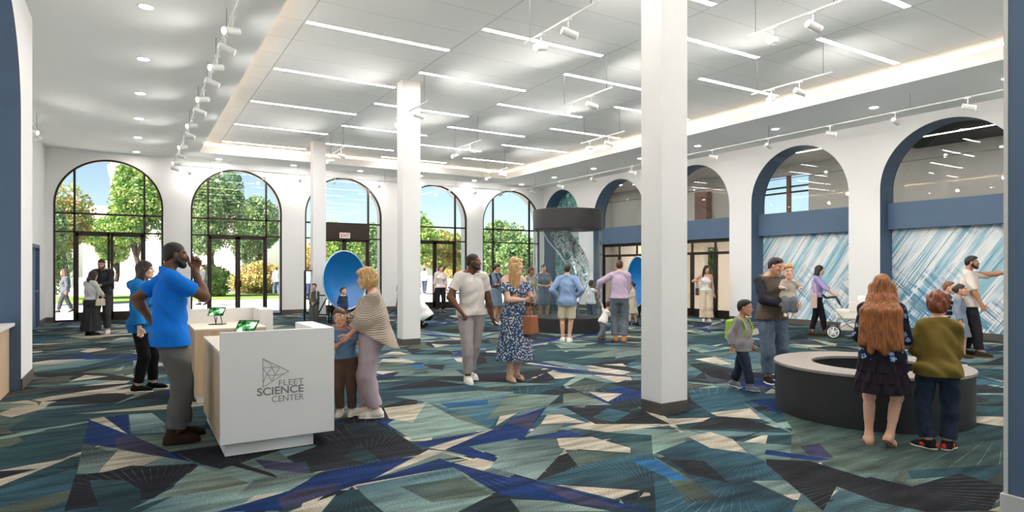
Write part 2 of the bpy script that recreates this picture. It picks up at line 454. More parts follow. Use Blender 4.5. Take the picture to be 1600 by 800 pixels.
# baseboards
def bboard(name, segs, mt, label):
    b = MB()
    for a, c in segs: b.box(a, c, .004)
    S(b.build(name, mt), label, 'baseboard')
h = .15
wsegs = []
e = [XL2] + sum([[c - WHW, c + WHW] for c in WCX], []) + [XR]
for i in range(0, len(e), 2): wsegs.append(((e[i], YW - .015, 0), (e[i + 1], YW + .01, h)))
bboard('baseboard_back', wsegs, M['base'], 'dark baseboard under the piers between the arched windows')
rs = []
for lo, hi in ((12.31, 13.12), (16.1, 16.87), (19.85, 20.82), (8.52, 9.32), (2, 5.54)): rs.append(((XR - .015, lo, 0), (XR + .01, hi, h)))
bboard('baseboard_right', rs, M['base'], 'dark baseboard along the white arcade wall')
bboard('baseboard_left', [((XL - .01, 10.41, 0), (XL + .015, 11.515, h)), ((XL2, 11.5, 0), (XL + .0, 11.515, h)), ((XL2 - .01, 11.52, 0), (XL2 + .015, dA, h)), ((XL2 - .01, dB, 0), (XL2 + .015, YW - .02, h))], M['base'], 'dark baseboard at the foot of the left walls')

# columns
CXs = 4.95
for (x, y, lab) in ((4.95, 4.98, 'tall white square column nearest the viewer, beside the ring table'), (4.86, 12.39, 'white square column behind the woman in the poncho'), (4.80, 19.75, 'white square column farthest away, by the black dish frame')):
    r = empty('column', (x, y, 0)); tag(r, lab, 'column', kind='structure')
    w = .40
    b = MB(); b.box((0, 0, .13), (w, w * .8, ZU), .004); b.build('shaft', M['wall'], r)
    b = MB(); b.box((-.004, -.004, 0), (w + .004, w * .8 + .004, .13), .004); b.build('column_base', M['base'], r)
# near pier at the right edge
r = empty('wall_right_pier', (4.83, 1.79, 0)); r.name = 'wall_pier'; tag(r, 'slate blue wall end with pale corner bead at the right edge', 'wall', kind='structure')
b = MB(); b.box((0, -1.3, 0), (.5, 0, ZC)); b.build('panel', M['blue'], r)
b = MB(); b.box((-.006, -.018, .15), (.506, .006, ZC)); b.build('corner_bead', M['base_w'], r)
b = MB(); b.box((-.02, -1.3, 0), (.52, .022, .15), .006); b.build('baseboard', M['base_w'], r)

# ------------------------------------------------------------------ arched windows
def arcpts(c, hw, zs, y, n=40): return [Vector((c - hw * math.cos(math.pi * i / n), y, zs + hw * math.sin(math.pi * i / n))) for i in range(n + 1)]
def window(i, c):
    fr = MB(); y0, y1 = YW + .02, YW + .10; w = .055; zs = WTOP - WHW
    # arched outer frame
    A = arcpts(c, WHW, zs, 0); B_ = arcpts(c, WHW - w, zs, 0)
    A = [Vector((c - WHW, 0, 0))] + A + [Vector((c + WHW, 0, 0))]; B_ = [Vector((c - WHW + w, 0, 0))] + B_ + [Vector((c + WHW - w, 0, 0))]
    rows = []
    for pa, pb in zip(A, B_):
        rows.append([fr.bm.verts.new((p.x, y, p.z)) for p, y in ((pa, y0), (pb, y0), (pb, y1), (pa, y1))])
    for r0, r1 in zip(rows, rows[1:]):
        for k in range(4): fr.bm.faces.new((r0[k], r0[(k + 1) % 4], r1[(k + 1) % 4], r1[k]))
    mx_ = .93; zt = zs + math.sqrt((WHW - .02) ** 2 - mx_ ** 2)
    for s in (-1, 1): fr.box((c + s * mx_ - .03, y0, 0), (c + s * mx_ + .03, y1, zt))
    fr.box((c - WHW + .02, y0, 3.30), (c + WHW - .02, y1, 3.36))
    fr.box((c - WHW + .02, y0, 2.735), (c + WHW - .02, y1, 2.785))
    fr.box((c - WHW + .02, y0, 0), (c + WHW - .02, y1, .05))
    root = fr.build('window_%d' % i, M['bronze'])
    S(root, ['tall arched window at the far left with trees close outside', 'arched window behind the man in the blue tee, second from the left', 'arched middle window with a dark exit panel above the doors', 'arched window behind the man in the white tee, fourth from the left', 'arched window beside the glass cylinder, last on the right'][i - 1], 'window')
    P = [Vector((p.x, YW + .055, p.z)) for p in B_]
    g = MB(); g.prism(P, (0, .008, 0)); g.build('glass_pane', M['glass'], root)
    if i == 3:
        g = MB(); g.box((c - mx_ - .02, YW - .03, 2.72), (c + mx_ + .02, YW + .1, 3.36), .004); g.build('transom_panel', M['bronze'], root)
    if i != 5:
        for s in (-1, 1):
            d = MB(); x0, x1 = (c - mx_ + .03, c - .004) if s < 0 else (c + .004, c + mx_ - .03)
            d.box((x0, y0 + .005, 0), (x0 + .075, y1 - .01, 2.735)); d.box((x1 - .075, y0 + .005, 0), (x1, y1 - .01, 2.735))
            d.box((x0, y0 + .005, 2.64), (x1, y1 - .01, 2.735)); d.box((x0, y0 + .005, 0), (x1, y1 - .01, .27))
            dd = d.build('door_leaf', M['bronze'], root)
            hd = MB(); hx = c - .06 * (1 if s < 0 else -1); hd.box((hx - .045, YW - .04, .98), (hx + .045, y0 + .01, 1.22), .008); hd.build('door_handle', M['bronze'], dd)
    return root
for i, c in enumerate(WCX): window(i + 1, c)

# exit sign
es = empty('exit_sign', ony(539, 368, YW - .06)); tag(es, 'small white exit sign with red letters on the dark panel', 'sign')
b = MB(); b.box((-.2, 0, -.105), (.2, .04, .105), .006); b.build('sign_box', M['white'], es)
def text(name, s, size, mt, parent, loc, rot=(math.pi / 2, 0, 0), ext=.002, align='CENTER', off=0.0):
    c = bpy.data.curves.new(name, 'FONT'); c.body = s; c.size = size; c.extrude = ext; c.align_x = align; c.align_y = 'CENTER'; c.offset = off
    o = bpy.data.objects.new(name, c); COL.objects.link(o); c.materials.append(mt)
    o.location = loc; o.rotation_euler = rot
    bpy.context.view_layer.update()
    me = bpy.data.meshes.new_from_object(o.evaluated_get(bpy.context.evaluated_depsgraph_get()))
    q = bpy.data.objects.new(name, me); COL.objects.link(q); q.location = loc; q.rotation_euler = rot; q.parent = parent
    bpy.data.objects.remove(o)
    return q
M['red'] = mat('red_letters', (186, 40, 60), .5)
text('lettering', 'EXIT', .155, M['red'], es, (0, -.004, 0), off=.003)

# ------------------------------------------------------------------ arcade: beams, murals, doors, mezzanine
YR = YF
for k, (c, hw, top, _) in enumerate(RAY_[:4]):
    b = MB(); b.box((XR + .33, c - hw + .005, 2.61), (XR + .72, c + hw - .005, 3.265), .004)
    S(b.build('trim_%d' % (k + 2), M['blue']), ['slate blue beam across the arch nearest the ring table', 'slate blue beam across the arch above the stroller', 'slate blue beam above the glazed lobby doors', 'slate blue beam above the far lobby doors'][k], 'beam')
    g = MB(); zs = top - hw
    pts = [Vector((XR + .56, p.x, p.z)) for p in arcpts(c, hw - .003, zs, 0)]
    pts = [Vector((XR + .56, c - hw + .003, 3.265))] + pts + [Vector((XR + .56, c + hw - .003, 3.265))]
    g.prism(pts, (.012, 0, 0))
    gp = g.build('glass_balustrade', M['glass2'])
    tag(gp, ['glass pane filling the upper arch nearest the ring table', 'glass pane filling the upper arch above the stroller', 'glass pane filling the upper arch over the glazed lobby doors', 'glass pane filling the upper arch over the far lobby doors'][k], 'glass pane', kind='structure')
    if k in (1, 2, 3, 0):
        b = MB(); b.box((XR + .545, c - hw + .01, 4.28), (XR + .555, c + hw - .01, 4.30)); b.build('joint_bar', M['wire'], gp)
# mural material
def mural_mat():
    m, nt, b, N, L = newmat('streaked_mural'); setb(b, .6, 0, .3)
    tc = N.new('ShaderNodeTexCoord')
    def layer(ang, sc, st, off):
        # grain runs at `ang` from horizontal in the (y,z) plane
        r = N.new('ShaderNodeMapping'); r.vector_type = 'TEXTURE'; r.inputs['Rotation'].default_value = (ang, 0, 0); r.inputs['Location'].default_value = (0, off, 0)
        L.new(tc.outputs['Object'], r.inputs[0])
        p = N.new('ShaderNodeMapping'); p.inputs['Scale'].default_value = (1, st, sc); L.new(r.outputs[0], p.inputs[0])
        n = N.new('ShaderNodeTexNoise'); n.inputs['Scale'].default_value = 1.0; n.inputs['Detail'].default_value = 5; n.inputs['Roughness'].default_value = .65
        L.new(p.outputs[0], n.inputs['Vector']); return n.outputs['Fac']
    def thr(f, a, c):
        q = N.new('ShaderNodeMapRange'); q.inputs[1].default_value = a; q.inputs[2].default_value = c; L.new(f, q.inputs[0]); return q.outputs[0]
    def mix(f, a, c):
        x = N.new('ShaderNodeMix'); x.data_type = 'RGBA'; L.new(f, x.inputs[0])
        for s, v in ((6, a), (7, c)):
            if isinstance(v, tuple): x.inputs[s].default_value = lin(v)
            else: L.new(v, x.inputs[s])
        return x.outputs[2]
    def mul(a, c):
        q = N.new('ShaderNodeMath'); q.operation = 'MULTIPLY'; L.new(a, q.inputs[0]); L.new(c, q.inputs[1]); return q.outputs[0]
    big = N.new('ShaderNodeTexNoise'); big.inputs['Scale'].default_value = .75; big.inputs['Detail'].default_value = 1.5; L.new(tc.outputs['Object'], big.inputs['Vector'])
    a1, a2 = math.radians(125), math.radians(42)
    c = mix(thr(layer(a1, 5, .3, 0), .44, .60), (240, 240, 240), (150, 194, 210))
    c = mix(mul(thr(layer(a2, 6, .3, 3.1), .5, .58), thr(big.outputs['Fac'], .44, .56)), c, (84, 142, 170))
    c = mix(thr(layer(a1, 24, .35, 7.7), .56, .60), c, (76, 146, 172))
    c = mix(mul(thr(layer(a1, 30, .9, 1.3), .60, .635), thr(big.outputs['Fac'], .42, .6)), c, (44, 74, 100))
    c = mix(mul(thr(layer(a2, 34, .7, 5.0), .57, .61), thr(big.outputs['Fac'], .40, .58)), c, (238, 240, 240))
    c = mix(mul(thr(layer(a2, 9, .5, 21.0), .54, .58), thr(big.outputs['Fac'], .46, .52)), c, (96, 146, 176))
    c = mix(thr(layer(a1, 16, .25, 12.0), .58, .62), c, (242, 242, 242))
    c = mix(mul(thr(layer(a1, 38, 1.1, 31.0), .62, .65), thr(big.outputs['Fac'], .38, .5)), c, (30, 56, 82))
    L.new(c, b.inputs['Base Color']); return m
mm = mural_mat()
for k, lab in ((0, 'blue and white streaked wall mural behind the pointing man'), (1, 'blue and white streaked wall mural behind the woman with the stroller')):
    c, hw = RAY_[k][0], RAY_[k][1]
    r = empty('wall_mural', (XR + .55, c, .16)); tag(r, lab, 'mural')
    b = MB(); b.box((0, -hw + .004, 0), (.06, hw - .004, 2.45)); b.build('printed_panel', mm, r)
    b = MB(); b.box((XR + .54, c - hw + .004, 0), (XR + .62, c + hw - .004, .16)); S(b.build('baseboard_right', M['base']), 'dark baseboard below the mural ' + ('behind the pointing man' if k == 0 else 'behind the stroller'), 'baseboard')
# circuit-board mural in the last arch
def circuit_mat():
    m, nt, b, N, L = newmat('circuit_print'); setb(b, .5)
    tc = N.new('ShaderNodeTexCoord')
    br = N.new('ShaderNodeTexBrick'); br.offset = .5; br.inputs['Scale'].default_value = 4.2; br.inputs['Mortar Size'].default_value = .05; br.inputs['Brick Width'].default_value = .8; br.inputs['Row Height'].default_value = .35
    br.inputs['Color1'].default_value = lin((14, 40, 46)); br.inputs['Color2'].default_value = lin((40, 120, 118)); br.inputs['Mortar'].default_value = lin((130, 205, 200))
    mp = N.new('ShaderNodeMapping'); mp.inputs['Rotation'].default_value = (0, math.pi / 2, math.pi / 2); L.new(tc.outputs['Object'], mp.inputs[0]); L.new(mp.outputs[0], br.inputs['Vector'])
    v = N.new('ShaderNodeTexVoronoi'); v.distance = 'CHEBYCHEV'; v.inputs['Scale'].default_value = 3.4; L.new(tc.outputs['Object'], v.inputs['Vector'])
    w = N.new('ShaderNodeMath'); w.operation = 'SINE'; q = N.new('ShaderNodeMath'); q.operation = 'MULTIPLY'; q.inputs[1].default_value = 40; L.new(v.outputs['Distance'], q.inputs[0]); L.new(q.outputs[0], w.inputs[0])
    g = N.new('ShaderNodeMath'); g.operation = 'GREATER_THAN'; g.inputs[1].default_value = .55; L.new(w.outputs[0], g.inputs[0])
    x = N.new('ShaderNodeMix'); x.data_type = 'RGBA'; L.new(g.outputs[0], x.inputs[0]); L.new(br.outputs[0], x.inputs[6]); x.inputs[7].default_value = lin((190, 226, 224))
    L.new(x.outputs[2], b.inputs['Base Color']); return m
c, hw = RAY_[4][0], RAY_[4][1]
r = empty('circuit_mural', (XR + .64, c, .02)); tag(r, 'teal circuit board wall print in the arch behind the glass cylinder', 'mural')
b = MB(); b.box((0, -hw + .004, 0), (.06, hw - .004, 5.2)); b.build('printed_panel', circuit_mat(), r)

# mezzanine and lobby behind the arcade
XB = 20.0
b = MB(); b.box((XR + .62, 2, 3.0), (XB + .3, YW + .5, 3.25)); S(b.build('floor', M['grey']), 'mezzanine floor slab behind the arcade', 'floor')
b = MB()
wA, wB = 13.1, 15.6
b.box((XB, 2, 3.25), (XB + .2, wA, 5.7)); b.box((XB, wB, 3.25), (XB + .2, YW + .5, 5.7)); b.box((XB, wA, 4.95), (XB + .2, wB, 5.7)); b.box((XB, wA, 3.25), (XB + .2, wB, 3.3))
b.box((XR + .62, 1.9, 0), (XB + .2, 2.0, 5.7)); b.box((XR + .62, YW, 0), (XB + .2, YW + .2, 5.7))
S(b.build('wall_mezzanine', M['grey']), 'grey mezzanine walls seen through the upper arches', 'wall')
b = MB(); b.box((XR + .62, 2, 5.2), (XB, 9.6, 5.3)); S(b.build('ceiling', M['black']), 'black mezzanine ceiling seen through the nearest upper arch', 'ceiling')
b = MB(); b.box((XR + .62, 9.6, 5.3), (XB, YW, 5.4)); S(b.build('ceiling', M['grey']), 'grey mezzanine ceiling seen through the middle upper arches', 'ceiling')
b = MB(); b.box((XB - .35, 17.3, 3.25), (XB - .05, 17.9, 4.75)); S(b.build('trim_9', M['brownp']), 'brown doorway lining on the mezzanine', 'doorway')
r = empty('window_6', (XB, wA, 3.3)); S(r, 'bright mezzanine window with brown post above the stroller', 'window')
b = MB(); b.box((.02, .75, 0), (.14, .87, 1.65)); b.build('post', M['brownp'], r)
b = MB(); b.box((.05, 0, 1.22), (.12, wB - wA, 1.28)); b.box((.05, 0, 1.02), (.12, wB - wA, 1.08)); b.build('rail', M['bronze'], r)
b = MB(); b.box((.15, 0, 0), (.158, wB - wA, 1.65)); b.build('glass_pane', M['glass'], r)
# lobby
b = MB(); b.box((XR + .62, 12.7, -.02), (XB + .3, YW, .0)); S(b.build('floor', M['beige']), 'pale tiled lobby floor beyond the glazed doors', 'floor')
b = MB()
ops = [(15.0, 16.3), (17.0, 17.7), (20.6, 22.4)]
cur = 12.7
for lo, hi in ops:
    b.box((XB, cur, 0), (XB + .2, lo, 3.0)); b.box((XB, lo, 2.5), (XB + .2, hi, 3.0)); cur = hi
b.box((XB, cur, 0), (XB + .2, YW, 3.0)); b.box((XR + .62, 12.6, 0), (XB, 12.7, 3.0)); b.box((XR + .62, 19.0, 0), (XB, 19.1, 3.0))
S(b.build('wall_lobby', M['lobby']), 'warm white lobby walls beyond the glazed doors', 'wall')
def storefront(i, c, hw, label):
    x0, x1 = XR + .5, XR + .55
    b = MB()
    for y in (c - hw + .03, c + hw - .03): b.box((x0, y - .03, 0), (x1, y + .03, 2.61))
    b.box((x0, c - hw, 2.5), (x1, c + hw, 2.61)); b.box((x0, c - hw, 2.1), (x1, c + hw, 2.19)); 
    for y in (c - .5, c + .5): b.box((x0, y - .03, 0), (x1, y + .03, 2.5))
    for y in (c - hw / 1.2, c, c + hw / 1.2): pass
    r = b.build('door_%d' % i, M['bronze']); S(r, label, 'door')
    for lo, hi in ((c - hw + .06, c - .53), (c - .47, c + .47), (c + .53, c + hw - .06)):
        d = MB(); d.box((x0, lo, 0), (x1, hi, .26)); d.box((x0, lo, 0), (x1, lo + .045, 2.1)); d.box((x0, hi - .045, 0), (x1, hi, 2.1)); dd = d.build('door_leaf', M['bronze'], r)
        g = MB(); g.box((x0 + .03, lo, .26), (x0 + .038, hi, 2.1)); g.build('glass_pane', M['glass'], dd)
    h_ = MB(); h_.tube([(x0 - .06, c + .4, .9), (x0 - .06, c + .4, 1.6)], .014); h_.tube([(x0 - .06, c + .4, .95), (x0 + .01, c + .4, .95)], .01); h_.tube([(x0 - .06, c + .4, 1.55), (x0 + .01, c + .4, 1.55)], .01); h_.build('pull_handle', M['blackm'], r)
    g = MB(); g.box((x0 + .03, c - hw + .05, 2.19), (x0 + .038, c + hw - .05, 2.5)); g.build('transom_glass', M['glass'], r)
storefront(2, RAY_[2][0], RAY_[2][1], 'dark framed glazed lobby doors behind the woman in cream trousers')
storefront(3, RAY_[3][0], RAY_[3][1], 'dark framed glazed lobby doors behind the blue dish')
# ------------------------------------------------------------------ carpet floor (broadloom of shards, drawn as flat pieces of one mesh)
PAL = dict(K=(26, 27, 33), T=(34, 60, 66), G=(80, 91, 80), L=(114, 134, 128), C=(168, 160, 144), B=(12, 40, 88), P=(50, 50, 74), O=(76, 76, 62), D=(26, 40, 47), S=(44, 80, 94), N=(30, 84, 128))
CR = {1: (0, 600), 2: (400, 600), 3: (800, 600), 4: (1200, 600)}
SH = [
 (1, 'L', [(480, 560), (520, 375), (740, 430), (650, 530), (600, 560)]), (1, 'B', [(520, 370), (555, 225), (800, 310), (1240, 500), (960, 450), (720, 400)]),
 (1, 'P', [(720, 340), (830, 330), (1080, 430), (1020, 455), (720, 400)]), (1, 'C', [(740, 410), (1020, 455), (900, 510), (820, 510), (610, 560), (650, 510)]),
 (1, 'L', [(900, 515), (1020, 455), (1250, 495)]), (1, 'K', [(470, 570), (800, 535), (1240, 505), (960, 715), (430, 790), (400, 800)]),
 (1, 'T', [(590, 700), (560, 600), (780, 600), (880, 660), (880, 740), (620, 770)]), (1, 'O', [(1000, 715), (1240, 510), (1560, 590), (1560, 625)]),
 (1, 'L', [(1100, 430), (1250, 500), (1600, 600), (1600, 700), (1240, 680), (1560, 620), (1240, 510)]), (1, 'B', [(660, 210), (800, 190), (805, 310)]),
 (1, 'L', [(805, 190), (950, 180), (1100, 300), (820, 310)]), (1, 'C', [(555, 220), (650, 205), (800, 315)]), (1, 'K', [(1120, 420), (1400, 460), (1600, 560), (1600, 590)]),
 (2, 'L', [(980, 350), (820, 250), (1060, 110), (1470, 280)]), (2, 'C', [(800, 150), (1060, 120), (980, 240), (830, 215)]),
 (2, 'S', [(870, 80), (1400, 40), (1600, 50), (1520, 200), (1460, 280), (1060, 110)]), (2, 'G', [(1060, 110), (1300, 190), (1460, 280), (1250, 215)]), (2, 'N', [(1150, 120), (1450, 100), (1450, 130), (1200, 150)]),
 (2, 'C', [(1540, 160), (1640, 170), (1500, 260)]),
 (2, 'K', [(300, 450), (560, 230), (730, 210), (1080, 435), (700, 495), (345, 555)]), (2, 'D', [(560, 250), (740, 235), (900, 320), (600, 340)]), (2, 'T', [(540, 460), (650, 370), (780, 480), (700, 495)]),
 (2, 'L', [(0, 600), (400, 550), (200, 670), (0, 700)]), (2, 'C', [(0, 700), (190, 670), (0, 780)]), (2, 'P', [(0, 470), (300, 500), (340, 560), (60, 530)]),
 (2, 'B', [(0, 800), (200, 670), (410, 550), (830, 470), (1120, 440), (600, 640), (300, 740), (180, 790)]), (2, 'P', [(130, 720), (260, 660), (540, 620), (470, 680), (170, 790)]),
 (2, 'L', [(620, 640), (1240, 520), (1480, 690), (1260, 800), (780, 800)]), (2, 'G', [(900, 640), (1300, 580), (1480, 690), (1100, 740)]), (2, 'T', [(400, 800), (600, 640), (800, 800)]),
 (2, 'C', [(200, 800), (500, 690), (410, 800)]), (2, 'C', [(1080, 410), (1180, 420), (640, 630), (740, 590)]), (2, 'C', [(1080, 400), (1460, 285), (1180, 415)]),
 (2, 'B', [(970, 370), (1470, 285), (1060, 395)]), (2, 'B', [(1180, 410), (1600, 230), (1650, 350), (1320, 390)]), (2, 'P', [(1480, 290), (1650, 210), (1650, 280)]),
 (2, 'C', [(1150, 425), (1250, 440), (1620, 570), (1620, 585)]), (2, 'B', [(1180, 415), (1330, 395), (1620, 555)]), (2, 'B', [(620, 630), (1150, 465), (1240, 520)]),
 (2, 'B', [(1150, 470), (1620, 600), (1620, 700), (1530, 695)]), (2, 'L', [(1330, 390), (1620, 340), (1620, 550)]),
 (3, 'S', [(1100, 30), (1400, 20), (1480, 100), (1240, 180), (1120, 100)]), (3, 'G', [(0, 60), (300, 70), (220, 140), (0, 220)]), (3, 'O', [(320, 60), (420, 55), (620, 130), (320, 135)]),
 (3, 'B', [(0, 220), (220, 140), (70, 340), (0, 345)]), (3, 'P', [(0, 240), (180, 170), (110, 280)]), (3, 'C', [(220, 190), (310, 190), (460, 240), (180, 250)]), (3, 'L', [(180, 250), (330, 245), (280, 300), (80, 330)]),
 (3, 'B', [(90, 340), (350, 290), (470, 330)]), (3, 'L', [(0, 350), (300, 345), (330, 410), (150, 600), (0, 520)]), (3, 'C', [(280, 340), (500, 330), (740, 400), (740, 430), (300, 400)]), (3, 'G', [(330, 410), (740, 430), (420, 520)]),
 (3, 'K', [(320, 140), (820, 170), (990, 250), (520, 250)]), (3, 'T', [(500, 210), (600, 150), (740, 180), (640, 240)]), (3, 'L', [(870, 300), (1180, 300), (880, 440)]), (3, 'C', [(480, 50), (690, 60), (600, 110)]),
 (3, 'D', [(100, 620), (500, 490), (880, 430), (900, 800), (860, 680)]), (3, 'D', [(880, 450), (1400, 560), (1700, 800), (900, 800)]), (3, 'S', [(900, 430), (1140, 340), (1500, 440), (1600, 600), (1340, 610)]),
 (3, 'C', [(1100, 330), (1240, 300), (1380, 345), (1470, 430), (1240, 400)]), (3, 'K', [(980, 470), (1200, 480), (1360, 620), (1100, 560)]), (3, 'G', [(880, 450), (1040, 540), (1300, 720), (1100, 740), (960, 580)]), (3, 'N', [(740, 480), (900, 470), (1100, 600), (1000, 600)]),
 (3, 'B', [(0, 570), (250, 630), (860, 790), (880, 800), (540, 760), (0, 700)]), (3, 'P', [(120, 620), (300, 650), (700, 770), (420, 750)]), (3, 'C', [(280, 630), (800, 665), (640, 720)]),
 (3, 'L', [(0, 720), (250, 730), (620, 795), (50, 800)]), (3, 'K', [(1240, 210), (1420, 200), (1600, 285), (1100, 280)]), (3, 'C', [(1240, 180), (1500, 150), (1560, 220), (1280, 200)]), (3, 'L', [(1440, 110), (1600, 310), (1560, 220)]),
 (3, 'O', [(800, 250), (1100, 290), (1240, 320), (1100, 280)]), (3, 'B', [(1480, 100), (1640, 90), (1640, 250)]),
]
SH4 = [(4, 'T', [(80, 180), (600, 250), (1480, 260), (1480, 500), (600, 560), (300, 480)]), (4, 'B', [(0, 410), (400, 470), (300, 480), (0, 440)]), (4, 'P', [(200, 390), (320, 370), (410, 465), (260, 450)]),
 (4, 'G', [(320, 370), (800, 450), (420, 465)]), (4, 'K', [(0, 470), (260, 480), (620, 590), (430, 640), (340, 800), (0, 500)]), (4, 'K', [(430, 640), (640, 580), (900, 640), (1200, 560), (1480, 640), (1390, 790), (1000, 800), (700, 740)]),
 (4, 'G', [(810, 600), (1110, 580), (900, 640)]), (4, 'C', [(1380, 790), (1460, 760), (1460, 800)]), (4, 'G', [(150, 800), (210, 680), (350, 800)]), (4, 'C', [(1270, 200), (1480, 205), (1480, 265), (1280, 240)])]
def shard_px(ci, pts):
    ox, oy = CR[ci]
    cy_ = sum(y for _, y in pts) / len(pts)
    def sx(x, y):   # edges of the digitised block run out to a slanted end instead of a straight cut
        e = 10 + 1.3 * max(0, y - cy_ + 20)
        return x + e if x >= 1600 else x - e if x <= 0 else x
    return [tuple(onz(ox + sx(x, y) / 4, oy + y / 4)[:2]) for x, y in pts]
rng = np.random.default_rng(7)
FX0, FX1, FY0, FY1 = -3.2, 16.62, -6.3, 23.95
def carpet():
    polys = []          # (points, colour key) painter's order
    keys = list('TTGLKKDDSSOCTKBGLKSLDC')
    for i in range(1100):
        c = (rng.uniform(FX0, FX1), rng.uniform(FY0, FY1)); a = rng.normal(.25, .5); l = rng.uniform(.6, 1.6); w = rng.uniform(.12, .5)
        if i < 420: l *= 1.5; w *= 1.9
        k = keys[rng.integers(len(keys))]
        loc = [(-l, rng.uniform(-w, w)), (rng.uniform(-.4, .4) * l, -w), (l, rng.uniform(-w, w)), (rng.uniform(-.5, .5) * l, w)][:rng.integers(3, 5)]
        ca, sa = math.cos(a), math.sin(a)
        polys.append(([(c[0] + x * ca - y * sa, c[1] + x * sa + y * ca) for x, y in loc], k))
    blk = [(shard_px(ci, pts), k, ci) for ci, k, pts in SH]
    for j in (3, 2, 1, 0):
        for i in (2, 1, -1, 0):
            for p, k, ci in blk:
                if i == -1 and ci == 1: continue
                polys.append(([(x + i * 6.1 + .4 * j, y + j * 5.9 + .9 * i) for x, y in p], k))
    for ci, k, pts in SH4: polys.append((shard_px(ci, pts), k))
    # the seam strip along the left aisle keeps a darker cloth
    for i in range(60):
        c = (rng.uniform(-3, -1.0), rng.uniform(1, 23)); l = rng.uniform(.4, .9); w = rng.uniform(.1, .3); k = 'KTDKTOGKSCT'[rng.integers(11)]
        q = [(c[0] - l, c[1] - w * .6), (c[0] + l * .2, c[1] - w), (min(c[0] + l, -.40), c[1] + w * .3), (c[0], c[1] + w)]
        polys.append(([(min(x, -.40), y) for x, y in q], k))
    polys = [(p, k) for p, k in polys if max(q[0] for q in p) > FX0 and min(q[0] for q in p) < FX1 and max(q[1] for q in p) > FY0 and min(q[1] for q in p) < FY1]
    verts = [Vector(v) for v in ((FX0, FY0), (FX1, FY0), (FX1, FY1), (FX0, FY1))]
    faces = [[0, 1, 2, 3]]
    for q, k in polys:
        area = sum(a[0] * b_[1] - b_[0] * a[1] for a, b_ in zip(q, q[1:] + q[:1]))
        if area < 0: q = q[::-1]
        s0 = len(verts); verts += [Vector(v) for v in q]; faces.append(list(range(s0, s0 + len(q))))
    ov, oe, of, _, _, ofo = delaunay_2d_cdt(verts, [], faces, 0, 1e-5)
    V = np.array([(v.x, v.y, 0) for v in ov])
    tris, cols, apex, info = [], [], [], []
    for q, k in [(None, 'T')] + polys:
        c = np.array(lin(PAL[k])[:3])
        if q is None: info.append((c, c, (-60, 37), 1, (0, 0))); continue
        qq = np.array(q)
        fixed = k in 'BPC'; c1 = c * (1.0 if fixed else rng.uniform(.88, 1.15)) * rng.uniform(.97, 1.03, 3)
        o_ = np.array(lin(PAL[list('TGKDSL')[rng.integers(6)]])[:3])
        c2 = c * .25 + o_ * .75 if k in 'TGLDSO' else c * (rng.uniform(.85, 1.0) if fixed else rng.uniform(.6, 1.15))
        ap = qq[rng.integers(len(qq))]; d = qq.mean(0) - ap
        info.append((c1, c2, ap, max(np.dot(d, d), .02), d))
    cens = np.array([V[list(f)][:3].mean(0)[:2] for f in of]); topi = np.zeros(len(of), int)
    for pi, (q, k) in enumerate(polys):
        qq = np.array(q); sel = np.where((cens[:, 0] > qq[:, 0].min()) & (cens[:, 0] < qq[:, 0].max()) & (cens[:, 1] > qq[:, 1].min()) & (cens[:, 1] < qq[:, 1].max()))[0]
        if not len(sel): continue
        P = cens[sel]; ins = np.zeros(len(sel), bool)
        for (xa, ya), (xb, yb) in zip(q, q[1:] + q[:1]):
            cr = (ya > P[:, 1]) != (yb > P[:, 1])
            if yb != ya: ins ^= cr & (P[:, 0] < (xb - xa) * (P[:, 1] - ya) / (yb - ya) + xa)
        topi[sel[ins]] = pi + 1
    for f, top in zip(of, topi):
        cen = V[list(f)].mean(0)
        if not (FX0 < cen[0] < FX1 and FY0 < cen[1] < FY1): continue
        c1, c2, ap, dd, d = info[top]
        fan = list(f)
        for a in range(1, len(fan) - 1):
            t = (fan[0], fan[a], fan[a + 1]); tris.append(t)
            for vi in t:
                g = min(1, max(0, np.dot(V[vi][:2] - ap, d) / dd * .55)); cols.append(tuple(c1 * (1 - g) + c2 * g) + (1,)); apex.append((ap[0], ap[1], 0))
    return V, np.array(tris), np.array(cols, np.float32), np.array(apex, np.float32)
V, T, C, A = carpet()
m, nt, b_, N, L = newmat('shard_carpet'); setb(b_, .95, 0, .15)
at = N.new('ShaderNodeAttribute'); at.attribute_name = 'shade'
ap = N.new('ShaderNodeAttribute'); ap.attribute_name = 'apex'
tc = N.new('ShaderNodeTexCoord')
df = N.new('ShaderNodeVectorMath'); df.operation = 'SUBTRACT'; L.new(tc.outputs['Object'], df.inputs[0]); L.new(ap.outputs['Vector'], df.inputs[1])
sp = N.new('ShaderNodeSeparateXYZ'); L.new(df.outputs[0], sp.inputs[0])
an = N.new('ShaderNodeMath'); an.operation = 'ARCTAN2'; L.new(sp.outputs[1], an.inputs[0]); L.new(sp.outputs[0], an.inputs[1])
fm = N.new('ShaderNodeMath'); fm.operation = 'MULTIPLY'; fm.inputs[1].default_value = 26; L.new(an.outputs[0], fm.inputs[0])
pp = N.new('ShaderNodeMath'); pp.operation = 'PINGPONG'; pp.inputs[1].default_value = 1; L.new(fm.outputs[0], pp.inputs[0])
nz0 = N.new('ShaderNodeTexNoise'); nz0.inputs['Scale'].default_value = 1.1; L.new(tc.outputs['Object'], nz0.inputs['Vector'])
th = N.new('ShaderNodeMapRange'); th.inputs[1].default_value = .42; th.inputs[2].default_value = .7; th.inputs[3].default_value = 1.0; th.inputs[4].default_value = .92; L.new(nz0.outputs['Fac'], th.inputs[0])
rl = N.new('ShaderNodeMath'); rl.operation = 'GREATER_THAN'; L.new(pp.outputs[0], rl.inputs[0]); L.new(th.outputs[0], rl.inputs[1])
